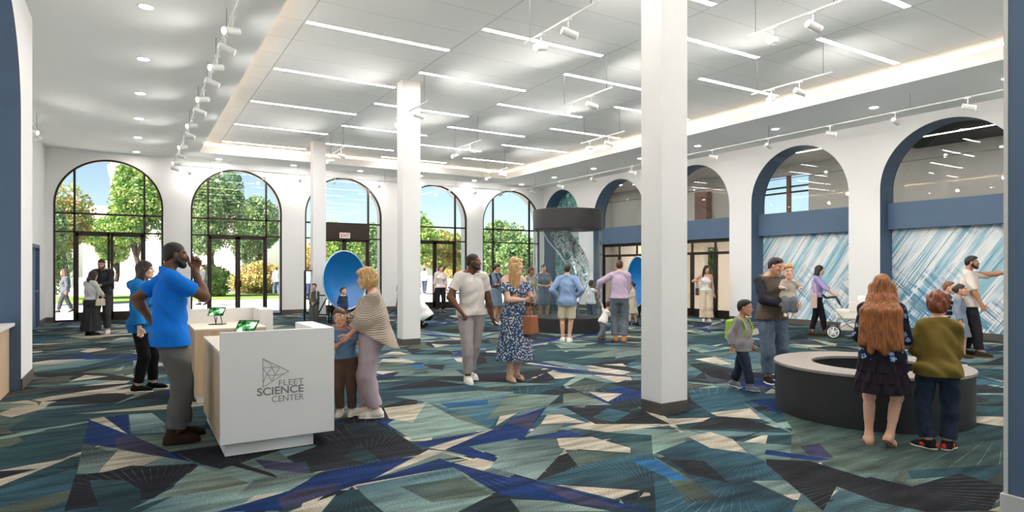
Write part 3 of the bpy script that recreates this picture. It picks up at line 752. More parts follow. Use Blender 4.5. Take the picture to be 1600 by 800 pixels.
rm = N.new('ShaderNodeMath'); rm.operation = 'MULTIPLY'; rm.inputs[1].default_value = .26; L.new(rl.outputs[0], rm.inputs[0])
m1 = N.new('ShaderNodeMix'); m1.data_type = 'RGBA'; m1.inputs[7].default_value = lin((170, 184, 176)); L.new(rm.outputs[0], m1.inputs[0]); L.new(at.outputs['Color'], m1.inputs[6])
# long soft streaks and loop-pile speckle
mp = N.new('ShaderNodeMapping'); mp.inputs['Scale'].default_value = (1.1, 5.5, 1); mp.inputs['Rotation'].default_value = (0, 0, -.25); L.new(tc.outputs['Object'], mp.inputs[0])
n1 = N.new('ShaderNodeTexNoise'); n1.inputs['Scale'].default_value = 1.6; n1.inputs['Detail'].default_value = 6; L.new(mp.outputs[0], n1.inputs['Vector'])
r1 = N.new('ShaderNodeMapRange'); r1.inputs[1].default_value = .28; r1.inputs[2].default_value = .72; r1.inputs[3].default_value = .42; r1.inputs[4].default_value = 1.5; L.new(n1.outputs['Fac'], r1.inputs[0])
n2 = N.new('ShaderNodeTexNoise'); n2.inputs['Scale'].default_value = 95; n2.inputs['Detail'].default_value = 2; L.new(tc.outputs['Object'], n2.inputs['Vector'])
r2 = N.new('ShaderNodeMapRange'); r2.inputs[1].default_value = .3; r2.inputs[2].default_value = .7; r2.inputs[3].default_value = .55; r2.inputs[4].default_value = 1.5; L.new(n2.outputs['Fac'], r2.inputs[0])
mu = N.new('ShaderNodeMath'); mu.operation = 'MULTIPLY'; L.new(r1.outputs[0], mu.inputs[0]); L.new(r2.outputs[0], mu.inputs[1])
sc_ = N.new('ShaderNodeVectorMath'); sc_.operation = 'SCALE'; L.new(m1.outputs[2], sc_.inputs[0]); L.new(mu.outputs[0], sc_.inputs['Scale'])
L.new(sc_.outputs[0], b_.inputs['Base Color'])
bp = N.new('ShaderNodeBump'); bp.inputs['Strength'].default_value = .35; bp.inputs['Distance'].default_value = .008; L.new(n2.outputs['Fac'], bp.inputs['Height']); L.new(bp.outputs[0], b_.inputs['Normal'])
fl = mesh_np('floor', V, T, m, smooth=False)
ca = fl.data.attributes.new('shade', 'FLOAT_COLOR', 'CORNER'); ca.data.foreach_set('color', C.ravel())
aa = fl.data.attributes.new('apex', 'FLOAT_VECTOR', 'CORNER'); aa.data.foreach_set('vector', A.ravel())
S(fl, 'shard patterned carpet in teal, navy, cream and royal blue', 'floor')
# ------------------------------------------------------------------ ceiling lamps
cols_x = [2.41, 4.985, 7.56, 10.15]
rowsA = [-3.1, -.4, 2.3, 4.98, 7.65, 10.33, 13.05, 15.85, 18.6, 21.3]  # rows behind the viewer are unseen, continued to add light from behind
rowsB = [-4.0, -1.6, 1.1, 3.8, 6.46, 9.1, 11.78, 14.54, 17.25, 20.0]
colname = ['the leftmost row of the ceiling tray', 'the second row of the tray from left', 'the third row of the tray from left', 'the rightmost row of the ceiling tray']
nth = ['first', 'second', 'third', 'fourth', 'fifth', 'sixth', 'seventh', 'eighth', 'ninth', 'tenth']
proto_strip = None
for ci, x in enumerate(cols_x):
    ys = rowsA if ci in (0, 2) else rowsB
    for k, y in enumerate(ys):
        if proto_strip is None:
            o = empty('linear_ceiling_light', (x, y, ZU))
            b = MB(); b.box((-.02, -.065, -.006), (2.55, -.05, .01)); b.box((-.02, .05, -.006), (2.55, .065, .01)); b.box((-.02, -.05, -.006), (0, .05, .01)); b.box((2.53, -.05, -.006), (2.55, .05, .01)); b.build('trim_frame', M['white'], o)
            b = MB(); b.box((0, -.05, -.003), (2.53, .05, .012)); b.build('diffuser', M['strip'], o)
            proto_strip = o
        else:
            o = copy_tree(proto_strip); o.location = (x, y, ZU)
        tag(o, '%s linear lamp from the windows in %s' % (nth[len(ys) - 1 - k], colname[ci]), 'ceiling light', 'linear lights in the ceiling tray')
dl = [(.17, 10.13), (.17, 12.68), (.15, 15.2), (.15, 17.75), (.14, 20.3), (.12, 22.8), (.17, 7.6), (.17, 5.1), (.17, 2.5), (2.48, 22.85), (4.88, 22.85), (7.28, 22.85), (9.7, 22.85), (12.1, 22.85), (14.4, 22.85), (14.4, 20.4), (14.4, 17.9), (14.4, 15.45), (14.4, 13.0), (14.4, 10.38), (14.4, 7.83), (14.4, 5.3), (14.4, 2.8), (14.4, .3)]
proto = None
for i, (x, y) in enumerate(dl):
    if proto is None:
        o = empty('downlight', (x, y, ZC)); b = MB(); b.lathe([(.088, .004), (.11, .002), (.112, -.004), (.088, -.006)], n=32, closed=True); b.build('trim_ring', M['white'], o)
        b = MB(); b.lathe([(0, -.001), (.088, -.001)], n=32); b.build('lamp_disc', M['down'], o, norm=False); proto = o
    else:
        o = copy_tree(proto); o.location = (x, y, ZC)
    side = 'left aisle ceiling' if i < 9 else ('ceiling strip along the windows' if i < 15 else 'right aisle ceiling')
    k = {0: 5, 1: 4, 2: 3, 3: 2, 4: 1, 5: 0}.get(i, i)
    if i < 9: lab = 'round recessed downlight in the left aisle ceiling, %s from the window wall' % nth[[5, 4, 3, 2, 1, 0, 6, 7, 8][i]]
    elif i < 15: lab = 'round recessed downlight in the ceiling strip before the windows, %s from the left' % nth[i - 9]
    else: lab = 'round recessed downlight in the right aisle ceiling, %s from the window wall' % nth[i - 15]
    tag(o, lab, 'downlight', 'round recessed downlights')

for i, (x, y, z, w) in enumerate(((18.3, 4.4, 5.2, 1), (18.3, 7.4, 5.2, 1), (18.0, 10.9, 5.3, 1), (18.3, 14.4, 5.3, 1), (18.3, 18.4, 5.3, 1), (18.3, 22.0, 5.3, 1), (18.0, 14.2, 3.0, 1), (18.0, 17.2, 3.0, 1), (18.0, 20.6, 3.0, 1))):  # lamps added to brighten the mezzanine and the lobby
    o = copy_tree(proto_strip); o.location = (x, y - 1.2, z); o.rotation_euler.z = math.pi / 2
    for ch in o.children:
        if ch.name.startswith('diffuser'): ch.data = ch.data.copy(); ch.data.materials[0] = M['strip2'] if i < 6 else M['strip3']
    tag(o, ('added fill lamp on the mezzanine ceiling, %s from the near end' % nth[i]) if i < 6 else 'added fill lamp on the lobby ceiling, %s from the near end' % nth[i - 6], 'ceiling light', 'added fill lamps behind the arcade')

# ------------------------------------------------------------------ track lights
def head(parent, x, y, ang, tilt=-.25, watt=SPOT_W):
    """spot head hung from a rail at local (x,y,0); beam direction ang about z, tilt down"""
    d = Vector((math.cos(ang) * math.cos(tilt), math.sin(ang) * math.cos(tilt), math.sin(tilt)))
    c = Vector((x, y, -.19)) + d * .02
    b = MB(); b.box((x - .03, y - .05, -.035), (x + .03, y + .05, .005), .005)
    b.tube([(x, y, -.02), (x, y, -.1), (x, y, -.15)], .012, 8)
    b.tube([c - d * .115, c - d * .1, c + d * .1, c + d * .11], .052, 18)
    h_ = b.build('spot_head', M['white'], parent)
    b = MB(); b.tube([c + d * .108, c + d * .114], .046, 18); b.build('lens', M['lens'], h_)
    ld = bpy.data.lights.new('spot_beam', 'SPOT'); ld.energy = watt; ld.spot_size = math.radians(178); ld.spot_blend = 1.0; ld.shadow_soft_size = .05; ld.color = (1, .96, .91)
    lo = bpy.data.objects.new('spot_beam', ld); COL.objects.link(lo); lo.parent = h_
    lo.location = c + d * .13; lo.rotation_euler = (d + Vector((0, 0, .12))).to_track_quat('-Z', 'Y').to_euler()
def track(loc, p1, heads, label, wires, zc, group='ceiling track lights', watt=SPOT_W):
    """rail from loc to p1 (horizontal) with heads [(t, ang)] and wires at t"""
    o = empty('track_light', loc); tag(o, label, 'track light', group)
    v = Vector(p1) - Vector(loc)
    b = MB(); b.tube([(0, 0, 0), v * .5, v], .017, 8); b.build('rail', M['white'], o)
    for t in wires:
        p = v * t; b = MB(); b.tube([p, p + Vector((0, 0, zc - loc[2]))], .004, 6); b.build('hanging_wire', M['wire'], o)
    for t, a in heads: p = v * t; head(o, p.x, p.y, a, watt=watt)
    return o
ZT = 4.95
def tp(u, v): p = onz(u, v, ZT); return (p.x, p.y, ZT)
PTS = [((820, 68), (935, 0), (.25, .62), 'ceiling track light with two heads, nearest in the second bay, left of the front column'),
       ((876, 167), (960, 137), (.24, .62), 'ceiling track light with two heads, just left of the front column'),
       ((908, 224), (975, 205), (.22, .65), 'ceiling track light with two heads, lower one left of the front column'),
       ((1170, 56), (1322, 0), (.28, .7), 'ceiling track light with two heads, nearest one right of the front column'),
       ((1174, 148), (1303, 113), (.27, .62), 'ceiling track light with two heads, lower one right of the front column'),
       ((620, 185), (665, 157), (.15, .72), 'ceiling track light with two heads crossing the middle column'),
       ((707, 235), (746, 218), (.12, .65), 'ceiling track light with two heads right of the middle column'),
       ((515, 243), (540, 229), (.1, .75), 'ceiling track light with two heads beside the far column'),
       ((757, 272), (787, 262), (.2, .8), 'ceiling track light with two heads at the far corner of the tray')]
for a, c, hs, lab in PTS:
    p, q = tp(*a), tp(*c); q = (p[0], q[1], ZT)
    track(p, q, [(hs[0], math.pi + .3), (hs[1], -.2)], lab, (.08, .9), ZU, watt=SPOT_W * 3.6)
# left aisle rail
yl = [9.0, 9.75, 10.75, 11.65, 12.9, 13.9, 15.4, 16.5, 18.2, 19.6, 21.0, 22.2]
track((1.14, 4.0, ZT), (1.14, 22.6, ZT), [((y - 4.0) / 18.6, (math.pi + .5) if i % 2 == 0 else .2) for i, y in enumerate(yl)], 'long white track with many spot heads over the left aisle', [(y - 4.0) / 18.6 for y in (9.6, 10.9, 12.2, 14.0, 16.2, 18.8, 21.4)], ZC)
track((1.14, 22.72, ZT), (13.8, 22.72, ZT), [((x - 1.14) / 12.66, 1.57) for x in (1.6, 2.55, 3.9, 5.1, 6.3, 8.0, 9.6, 10.9, 12.1, 13.3)], 'long white track with spot heads before the arched windows', [(x - 1.14) / 12.66 for x in (2.2, 5.0, 8.2, 11.2)], ZC, watt=SPOT_W * .7)
yr = [5.75, 7.1, 8.55, 10.2, 12.0, 13.6, 15.3, 17.3, 19.3, 21.2]
track((13.88, 3.5, ZT), (13.88, 22.6, ZT), [((y - 3.5) / 19.1, (.1 if i % 2 else -.9)) for i, y in enumerate(yr)], 'long white track with spot heads along the right arcade', [(y - 3.5) / 19.1 for y in (6.8, 10.2, 13.8, 17.6, 21.0)], ZC, watt=SPOT_W * .12)
track((-1.9, 15.3, ZT - .1), (-1.9, 18.6, ZT - .1), [(.05, math.pi - .6), (.32, math.pi - .6), (.62, -.4), (.9, math.pi - .6)], 'short track with four spot heads high beside the left wall', (.1, .9), ZC)

# ------------------------------------------------------------------ reception desks
def letters(parent, y):
    pass
r = empty('reception_desk', (.65, 5.77, 0)); tag(r, 'white fronted reception desk with engraved logo and pale oak side', 'desk')
def L_(x, y, z): return (x, y, z)
b = MB(); b.box((0, .045, .10), (.77, 1.58, .86), .003); b.build('oak_body', M['oak'], r)
b = MB(); b.box((-.004, .04, .86), (.775, 1.585, .89), .003); b.build('counter_top', M['oaktop'], r)
b = MB(); b.box((-.015, 0, .112), (.945, .045, 1.066), .004); b.build('front_panel', M['deskw'], r)
b = MB(); b.box((.77, .045, .112), (.945, .80, 1.066), .004); b.build('side_panel', M['deskw'], r)
b = MB(); b.box((.03, .06, 0), (.77, 1.55, .112)); b.build('toe_kick', M['deskw'], r)
# engraved logo: a faceted triangle and three words
lg = empty('logo', (0, 0, 0)); lg.parent = r
def dpx(u, v):
    p = ony(u, v, 5.77); return Vector((p.x - .65, -.0015, p.z))
k_ = 100 / 889
def q_(x, y): return dpx(390 + x * k_, 550 + y * k_)
b = MB()
T1, T2, T3 = q_(183, 92), q_(545, 262), q_(187, 488)
def arc(a, bb, bow, n=8):
    mid = (a + bb) / 2; d = bb - a; pr = Vector((-d.z, 0, d.x)).normalized() * bow
    return [a * (1 - t) ** 2 + (mid + pr) * 2 * t * (1 - t) + bb * t ** 2 for t in [i / n for i in range(n + 1)]]
for a, c, bow in ((T1, T2, 0), (T2, T3, 0), (T3, T1, 0), (q_(240, 130), q_(310, 215), .02), (T1, q_(240, 130), 0), (q_(310, 215), q_(358, 310), 0), (q_(185, 222), q_(420, 205), .004), (q_(190, 230), q_(310, 405), 0), (q_(310, 215), q_(240, 312), 0), (q_(240, 312), q_(190, 430), -.006), (q_(240, 315), q_(358, 318), -.006), (q_(358, 318), q_(470, 300), -.006), (q_(420, 212), q_(358, 312), 0), (q_(358, 318), q_(318, 395), -.008)):
    b.tube(arc(a, c, bow), .0022, 6)
b.build('triangle_mark', M['deskm'], lg)
def dtext(s, x0, x1, y, size, off):
    p = q_(x0, y); p2 = q_(x1, y)
    o = text('word', s, size, M['deskm'], lg, ((p.x + p2.x) / 2, -.001, (p.z + p2.z) / 2), ext=.0012, off=off)
    bpy.context.view_layer.update()
    w = o.dimensions.x
    if w > 1e-4: o.scale = (abs((p2 - p).x) / w, 1, 1)
    return o
dtext('FLEET', 403, 748, 420, .075, -.0006); dtext('SCIENCE', 103, 748, 535, .094, .0016); dtext('CENTER', 308, 748, 640, .078, -.0004)
r = empty('reception_desk', (.64, 8.3, 0)); tag(r, 'pale oak reception desk with white raised back, behind the logo desk', 'desk')
b = MB(); b.box((0, 0, .10), (.80, 1.0, .86), .003); b.build('oak_body', M['oak'], r)
b = MB(); b.box((-.004, -.004, .86), (.804, 1.0, .885), .003); b.build('counter_top', M['oaktop'], r)
b = MB(); b.box((-.02, 1.0, .112), (.96, 1.05, 1.07), .004); b.build('back_panel', M['deskw'], r)
b = MB(); b.box((.804, .42, .112), (.96, 1.0, 1.07), .004); b.build('side_panel', M['deskw'], r)
b = MB(); b.box((.03, .04, 0), (.78, .98, .10)); b.build('toe_kick', M['deskw'], r)
# tablets on stands
m, nt, bb, N, L = newmat('tablet_screen'); N.remove(bb); e = N.new('ShaderNodeEmission'); e.inputs[1].default_value = .8
tc = N.new('ShaderNodeTexCoord'); n_ = N.new('ShaderNodeTexNoise'); n_.inputs['Scale'].default_value = 14; L.new(tc.outputs['Object'], n_.inputs['Vector'])
rp = ramp(N, [(.42, (24, 60, 34)), (.52, (70, 150, 78)), (.6, (214, 236, 214))]); L.new(n_.outputs['Fac'], rp.inputs[0]); L.new(rp.outputs[0], e.inputs[0]); L.new(e.outputs[0], N['Material Output'].inputs[0]); M['screen'] = m
for (x, y, z, rz, lab) in ((.95, 6.42, .89, -.65, 'small green screened tablet on a stand on the logo desk'), (.95, 8.92, .885, -.5, 'small green screened tablet on a stand on the oak desk behind')):
    o = empty('tablet', (x, y, z), rz); tag(o, lab, 'tablet', 'tablets on the desks')
    b = MB(); b.box((-.09, -.07, 0), (.09, .07, .008), .003); b.build('stand_base', M['blackm'], o)
    b = MB(); b.tube([(-.04, .05, .005), (-.04, 0, .13)], .006, 8); b.tube([(.04, .05, .005), (.04, 0, .13)], .006, 8); b.tube([(0, -.05, .005), (0, -.015, .1)], .006, 8); b.build('stand_leg', M['blackm'], o)
    R_ = Matrix.Rotation(-.75, 4, 'X')
    b = MB(); b.box((-.10, -.028, .10), (.10, -.018, .24), .004, rot=R_); s_ = b.build('tablet_body', M['blackm'], o)
    b = MB(); b.box((-.092, -.030, .107), (.092, -.0285, .233), rot=R_); b.build('screen', M['screen'], s_)
    s_.location = (0, 0, 0)
# low counter at the left edge
r = empty('low_counter', (XL - .12, 10.40, 0)); tag(r, 'pale oak counter with white top tucked into the blue arch', 'counter')
b = MB(); b.box((-.62, -2.9, 0), (0, 0, .86), .003); b.build('oak_body', M['oak'], r)
b = MB(); b.box((-.66, -2.9, .86), (.06, 0, .90), .004); b.build('counter_top', M['deskw'], r)

# ------------------------------------------------------------------ ring table
cx, cy, rr, zt = 7.07, 3.9, .97, .55
r = empty('ring_table', (cx, cy, 0)); tag(r, 'low round charcoal table with grey ring top and open centre', 'table')
b = MB(); b.lathe([(rr, 0), (rr, zt - .03), (.60, zt - .03), (.60, 0)], n=128, closed=True); b.build('drum', M['drum'], r, autosmooth=.6)
b = MB(); b.lathe([(rr + .012, zt - .03), (rr + .015, zt - .026), (rr + .015, zt - .003), (rr + .012, zt), (.585, zt), (.582, zt - .003), (.582, zt - .03)], n=128, closed=True); b.build('ring_top', M['ringtop'], r, autosmooth=.6)
b = MB(); b.lathe([(0, .12), (.60, .12), (.60, .10), (0, .10)], n=64); b.build('inner_tray', M['black'], r)

# ------------------------------------------------------------------ glass cylinder exhibit
cx, cy, rr = 9.76, 13.2, .91
r = empty('glass_cylinder_exhibit', (cx, cy, 0)); tag(r, 'tall glass cylinder exhibit with black base and black cap', 'exhibit')
b = MB(); b.lathe([(0, 0), (rr - .01, 0), (rr, .01), (rr, .36), (rr - .01, .37), (0, .37)], n=96); b.build('base_drum', M['drum'], r, autosmooth=.6)
b = MB(); b.lathe([(0, 2.63), (rr - .01, 2.63), (rr, 2.64), (rr, 3.13), (rr - .01, 3.14), (0, 3.14)], n=96); b.build('top_cap', M['drum'], r, autosmooth=.6)
b = MB(); b.lathe([(rr - .02, .37), (rr - .02, 2.63), (rr - .035, 2.63), (rr - .035, .37)], n=96, closed=True); b.build('glass_tube', M['glass3'], r, autosmooth=.6)
# marbled ribbon that swirls inside
V, F = [], []; n, w = 120, 14
for i in range(n + 1):
    t = i / n; z = 2.62 - t * 2.2; a = .6 + t * 3.4; rad = .15 + .2 * math.sin(t * 3.1) ; wd = .5 * (1 - .75 * t) + .06
    px_, py_ = .30 * math.sin(t * 4.0 - .4) + .04, .2 * math.cos(t * 4)
    for j in range(w + 1):
        s = (j / w - .5) * wd * 1.1; k2 = .08 * math.sin(t * 17 + j * .5)
        V.append((px_ + s * (.854) + k2 * .3, py_ - s * .52 + k2 * .6 + .1 * math.sin(j * .6 + t * 8), z))
for i in range(n):
    for j in range(w): a0 = i * (w + 1) + j; F.append((a0, a0 + 1, a0 + w + 2, a0 + w + 1))
m, nt, bb, N, L = newmat('marbled_ribbon'); setb(bb, .18, .25, .8)
tc = N.new('ShaderNodeTexCoord'); n_ = N.new('ShaderNodeTexNoise'); n_.inputs['Scale'].default_value = 3.0; n_.inputs['Detail'].default_value = 6; n_.inputs['Distortion'].default_value = 2.2; L.new(tc.outputs['Object'], n_.inputs['Vector'])
rp = ramp(N, [(.36, (60, 84, 96)), (.44, (126, 160, 166)), (.5, (240, 240, 238)), (.54, (96, 116, 124)), (.62, (226, 230, 228)), (.7, (150, 140, 132))]); L.new(n_.outputs['Fac'], rp.inputs[0]); L.new(rp.outputs[0], bb.inputs['Base Color'])
rb = mesh_np('swirling_ribbon', V, F, m, parent=r); so = rb.modifiers.new('thickness', 'SOLIDIFY'); so.thickness = .02
b = MB(); b.tube([(-.62 + .0, .25, 2.6), (-.5, .2, 2.35), (-.2, .1, 2.0), (.05, .0, 1.6)], .012, 8); b.build('white_cable', M['white'], r)

# ------------------------------------------------------------------ whisper dishes
def dish(loc, n, R_, label, frame=None):
    o = empty('whisper_dish', (loc[0], loc[1], 0)); tag(o, label, 'dish', 'blue whisper dishes')
    n = Vector(n).normalized(); dep = .34
    prof = [(R_ * i / 24, -dep * (1 - (i / 24) ** 2)) for i in range(25)]
    prof2 = [(p[0], p[1] - .03) for p in prof[::-1]]
    b = MB(); b.lathe(prof + prof2[:1] + prof2, c=(0, 0, loc[2]), n=96, axis=n); b.build('dish_shell', M['dish'], o, autosmooth=.7)
    q = Vector((0, 0, 1)).rotation_difference(n)
    b = MB(); b.tube([Vector((0, 0, loc[2])) + q @ Vector((R_ * math.cos(t), R_ * math.sin(t), -.012)) for t in [2 * math.pi * i / 96 for i in range(96)]], .02, 8, closed=True); b.build('rim', M['rim'], o)
    b = MB()
    side = n.cross(Vector((0, 0, 1))).normalized(); back = -n
    c0 = Vector((0, 0, loc[2])) + back * (dep + .03)
    for s in (-1, 1):
        f0 = Vector((0, 0, 0)) + back * .25 + side * .34 * s; f0.z = 0
        b.tube([f0, c0 + side * .12 * s], .02, 8)
        b.tube([f0 + n * .1, f0 + back * .75], .02, 8); b.tube([f0 + back * .75, c0 + side * .1 * s - Vector((0, 0, .1))], .02, 8)
    b.tube([c0 - side * .15, c0 + side * .15], .03, 8)
    b.build('stand', M['blackm'], o)
    return o
p1 = atd(540, 438, 18.45)
d1 = dish(p1, (.47, -.88, .04), .87, 'blue whisper dish with black frame, behind the woman in the poncho')
fr = []
A_ = onz(475.7, 501.6); B_ = onz(493, 499.5); C_ = onz(514, 505); D_ = onz(521, 500); off = Vector((p1.x, p1.y, 0))
b = MB()
def bar(p, q): b.tube([Vector(p) - off, Vector(q) - off], .02, 6)
up = lambda p, z: Vector((p.x, p.y, z))
bar(A_, up(A_, 1.56)); bar(up(A_, 1.56), up(D_, 1.56)); bar(up(B_, .0), up(B_, 1.56)); bar(C_, up(C_, .82)); bar(up(A_, .82), up(C_, .82)); bar(up(A_, .24), up(C_, .24)); bar(D_, up(D_, 1.56))
b.build('black_frame', M['blackm'], d1)
p2 = atd(994, 440, 20.6)
dish(p2, (-.90, .30, .05), .83, 'blue whisper dish beside the lobby doors, partly behind the front column')

# ------------------------------------------------------------------ pushchair
pw = onz(1302, 527.5); vx = Vector((pw.y, -pw.x, 0)).normalized()
st = empty('pushchair', (pw.x + vx.x * .27, pw.y + vx.y * .27, 0), math.atan2(vx.y, vx.x)); tag(st, 'cream pushchair with five-spoke wheels pushed by the woman in lilac', 'pushchair')
M['cream'] = mat('cream_fabric', (236, 230, 220), .9, bump=.15, bscale=200)
M['tyre'] = mat('rubber', (40, 40, 42), .8)
def wheel(x, y, r0):
    b = MB(); b.tube([(x + math.cos(t) * r0 * .9, y, r0 + math.sin(t) * r0 * .9) for t in [2 * math.pi * i / 32 for i in range(32)]], r0 * .12, 8, closed=True); t_ = b.build('wheel', M['tyre'], st)
    b = MB(); b.tube([(x + math.cos(t) * r0 * .76, y, r0 + math.sin(t) * r0 * .76) for t in [2 * math.pi * i / 32 for i in range(32)]], r0 * .08, 8, closed=True)
    for i in range(5):
        a = 2 * math.pi * i / 5 + .3; b.tube([(x, y, r0), (x + math.cos(a) * r0 * .78, y, r0 + math.sin(a) * r0 * .78)], r0 * .11, 6)
    b.tube([(x, y - .02, r0), (x, y + .02, r0)], r0 * .2, 12); b.build('spoked_hub', M['white'], t_)
for y in (-.27, .27): wheel(-.27, y, .155); wheel(.36, y * .7, .085)
b = MB()
for y in (-.25, .25):
    b.tube([(.34, y * .7, .10), (.0, y, .36), (-.42, y * .95, .93)], .014, 8); b.tube([(-.27, y * 1.02, .155), (.0, y, .36), (.26, y, .5)], .014, 8)
b.tube([(-.27, -.27, .155), (-.27, .27, .155)], .012, 8); b.build('chassis', mat('brushed_alu', (176, 176, 178), .35, .8), st)
b = MB(); b.tube([(-.42, -.24, .93), (-.50, -.24, 1.0), (-.50, .24, 1.0), (-.42, .24, .93)], .02, 10); b.tube([(-.42, -.24, .93), (-.22, -.24, .96), (-.12, -.24, .78)], .018, 10); b.tube([(-.42, .24, .93), (-.22, .24, .96), (-.12, .24, .78)], .018, 10); b.build('handle', M['blackm'], st)
b = MB(); b.box((-.22, -.20, .44), (.56, .20, .68), .05, seg=3); b.build('carrycot', M['cream'], st)
b = MB(); b.box((-.12, -.17, .18), (.28, .17, .36), .04, seg=3); b.build('storage_basket', M['cream'], st)
V, F = [], []
for i in range(17):
    a = math.pi * (.02 + .60 * i / 16)
    for j in range(13):
        c_ = (j / 12 - .5); V.append((.32 + .27 * math.cos(a) * 1.0, c_ * .42, .64 + .36 * math.sin(a) * (1 - .5 * abs(c_ * 2) ** 4)))
for i in range(16):
    for j in range(12): a0 = i * 13 + j; F.append((a0, a0 + 1, a0 + 14, a0 + 13))
hd = mesh_np('hood', V, F, M['cream'], parent=st); so = hd.modifiers.new('thickness', 'SOLIDIFY'); so.thickness = .02
b = MB(); b.box((.06, -.212, .63), (.58, -.2, .84), .005); b.box((.06, .2, .63), (.58, .212, .84), .005); b.build('hood_side', M['cream'], st)
# ------------------------------------------------------------------ outdoors
b = MB(); b.box((-90, -40, -.12), (120, 150, -.03)); S(b.build('ground_plaza', M['plaza']), 'sunlit pale paved plaza beyond the windows', 'ground')
g0, g1 = onz(300, 466), onz(300, 458)
b = MB(); b.box((-14, 36.5, -.03), (9.5, 46, .0)); tag(b.build('lawn', M['grass']), 'strip of green lawn beyond the second window', 'grass', kind='stuff')
b = MB(); b.box((-30, 50, -.03), (34, 50.6, .75), .03); S(b.build('garden_wall', M['plaza']), 'long low pale garden wall far across the plaza', 'garden wall')
# pale building far behind the first window
B0 = atd(190, 380, 80)
b = MB()
r = empty('building', (B0.x, B0.y, -.03)); tag(r, 'pale pink stucco building far behind the trees of the first window', 'building')
b.box((-4, -2, 0), (14, 8, 9.5)); b.box((-1.2, -1, 9.5), (3.6, 6, 15.4)); b.box((-1.5, -1.3, 14.2), (3.9, 6.3, 14.8)); b.build('stucco_wall', M['pinkw'], r)
b = MB(); b.box((.4, -1.06, 10.6), (.9, -.98, 12.8)); b.box((1.6, -1.06, 10.6), (2.1, -.98, 12.8)); b.box((-3, -2.06, 5), (-2, -1.98, 7)); b.box((6, -2.06, 5), (7, -1.98, 7)); b.build('window_recess', M['base'], r)

def leafmat(name, cols):
    m, nt, bb, N, L = newmat(name); setb(bb, .55, 0, .3)
    tc = N.new('ShaderNodeTexCoord'); n_ = N.new('ShaderNodeTexNoise'); n_.inputs['Scale'].default_value = 2.2; n_.inputs['Detail'].default_value = 4; L.new(tc.outputs['Object'], n_.inputs['Vector'])
    r_ = ramp(N, [(.36, cols[0]), (.5, cols[1]), (.62, cols[2])]); L.new(n_.outputs['Fac'], r_.inputs[0]); L.new(r_.outputs[0], bb.inputs['Base Color'])
    tr = N.new('ShaderNodeBsdfTranslucent'); L.new(r_.outputs[0], tr.inputs[0]); mx = N.new('ShaderNodeMixShader'); mx.inputs[0].default_value = .3
    L.new(bb.outputs[0], mx.inputs[1]); L.new(tr.outputs[0], mx.inputs[2]); L.new(mx.outputs[0], N['Material Output'].inputs[0]); return m
LEAF = dict(a=leafmat('leaf_bright', [(84, 124, 60), (140, 172, 92), (190, 204, 120)]), b=leafmat('leaf_mid', [(70, 104, 66), (116, 148, 92), (170, 186, 124)]),
            r=leafmat('leaf_rust', [(116, 132, 68), (164, 182, 98), (196, 134, 96)]), o=leafmat('leaf_gold', [(150, 146, 80), (200, 180, 106), (216, 186, 124)]))
def tree(u, dep, zt, rad, zb, key, label, n=5000, leaf=.16, seed=0, trunk=True, kind='tree', lean=0.0):
    """crown between heights zb..zt, horizontal radius rad, placed along the sight line through column u"""
    p = atd(u, 421, dep); r_ = np.random.default_rng(seed)
    o = empty('leafy_tree' if kind == 'tree' else 'shrub', (p.x, p.y, -.03)); tag(o, label, kind, 'trees and shrubs outside')
    # crown: several lobes
    n = int(n * 2.2); leaf *= .68; nl = 9; lob = []
    for i in range(nl):
        a = r_.uniform(0, 6.28); q = r_.uniform(.0, .62); zz = r_.uniform(.22, .8)
        lob.append((math.cos(a) * q * rad, math.sin(a) * q * rad, zb + (zt - zb) * zz, rad * r_.uniform(.34, .55), (zt - zb) * r_.uniform(.2, .3)))
    lob.append((0, 0, zb + (zt - zb) * .62, rad * .6, (zt - zb) * .38))
    li = r_.integers(0, len(lob), n); Lb = np.array(lob)[li]
    d = r_.normal(size=(n, 3)); d /= np.linalg.norm(d, axis=1)[:, None]; sh = r_.uniform(.55, 1.05, n) ** .6
    C = np.stack([Lb[:, 0] + d[:, 0] * Lb[:, 3] * sh, Lb[:, 1] + d[:, 1] * Lb[:, 3] * sh, np.maximum(Lb[:, 2] + d[:, 2] * Lb[:, 4] * sh, .05)], 1)
    t1 = r_.normal(size=(n, 3)); t1 /= np.linalg.norm(t1, axis=1)[:, None]; t2 = np.cross(t1, r_.normal(size=(n, 3))); t2 /= np.linalg.norm(t2, axis=1)[:, None]
    s1 = leaf * r_.uniform(.7, 1.3, (n, 1)); s2 = s1 * .62
    V = np.stack([C - t1 * s1, C + t2 * s2, C + t1 * s1, C - t2 * s2], 1).reshape(-1, 3)
    F = np.arange(4 * n).reshape(n, 4)
    mesh_np('foliage', V, F, LEAF[key], smooth=False, parent=o)
    if trunk:
        b = MB(); h_ = zb + (zt - zb) * .45
        b.tube([(0, 0, 0), (.1 + lean * .4, .05, h_ * .35), (-.05 + lean, 0, h_ * .7), (lean * 1.1, .05, h_)], .17, 9, r1=.07)
        for i in range(4):
            l_ = lob[i]; b.tube([(lean * .5, 0, h_ * .45), (l_[0] * .5, l_[1] * .5, (h_ * .5 + l_[2]) / 2), (l_[0], l_[1], l_[2])], .08, 7, r1=.03)
        b.build('trunk', M['trunk'], o)
    return o
tree(100, 33, 6.2, 2.3, 2.0, 'r', 'green tree with rusty tips at the left of the first window', 7000, .13, 1)
tree(70, 28, 4.4, 1.5, .4, 'b', 'dense green bush at the left edge of the first window', 3500, .12, 21, kind='shrub')
tree(178, 44, 5.4, 2.6, 2.1, 'a', 'green tree in the middle of the first window', 7000, .14, 2, lean=.3)
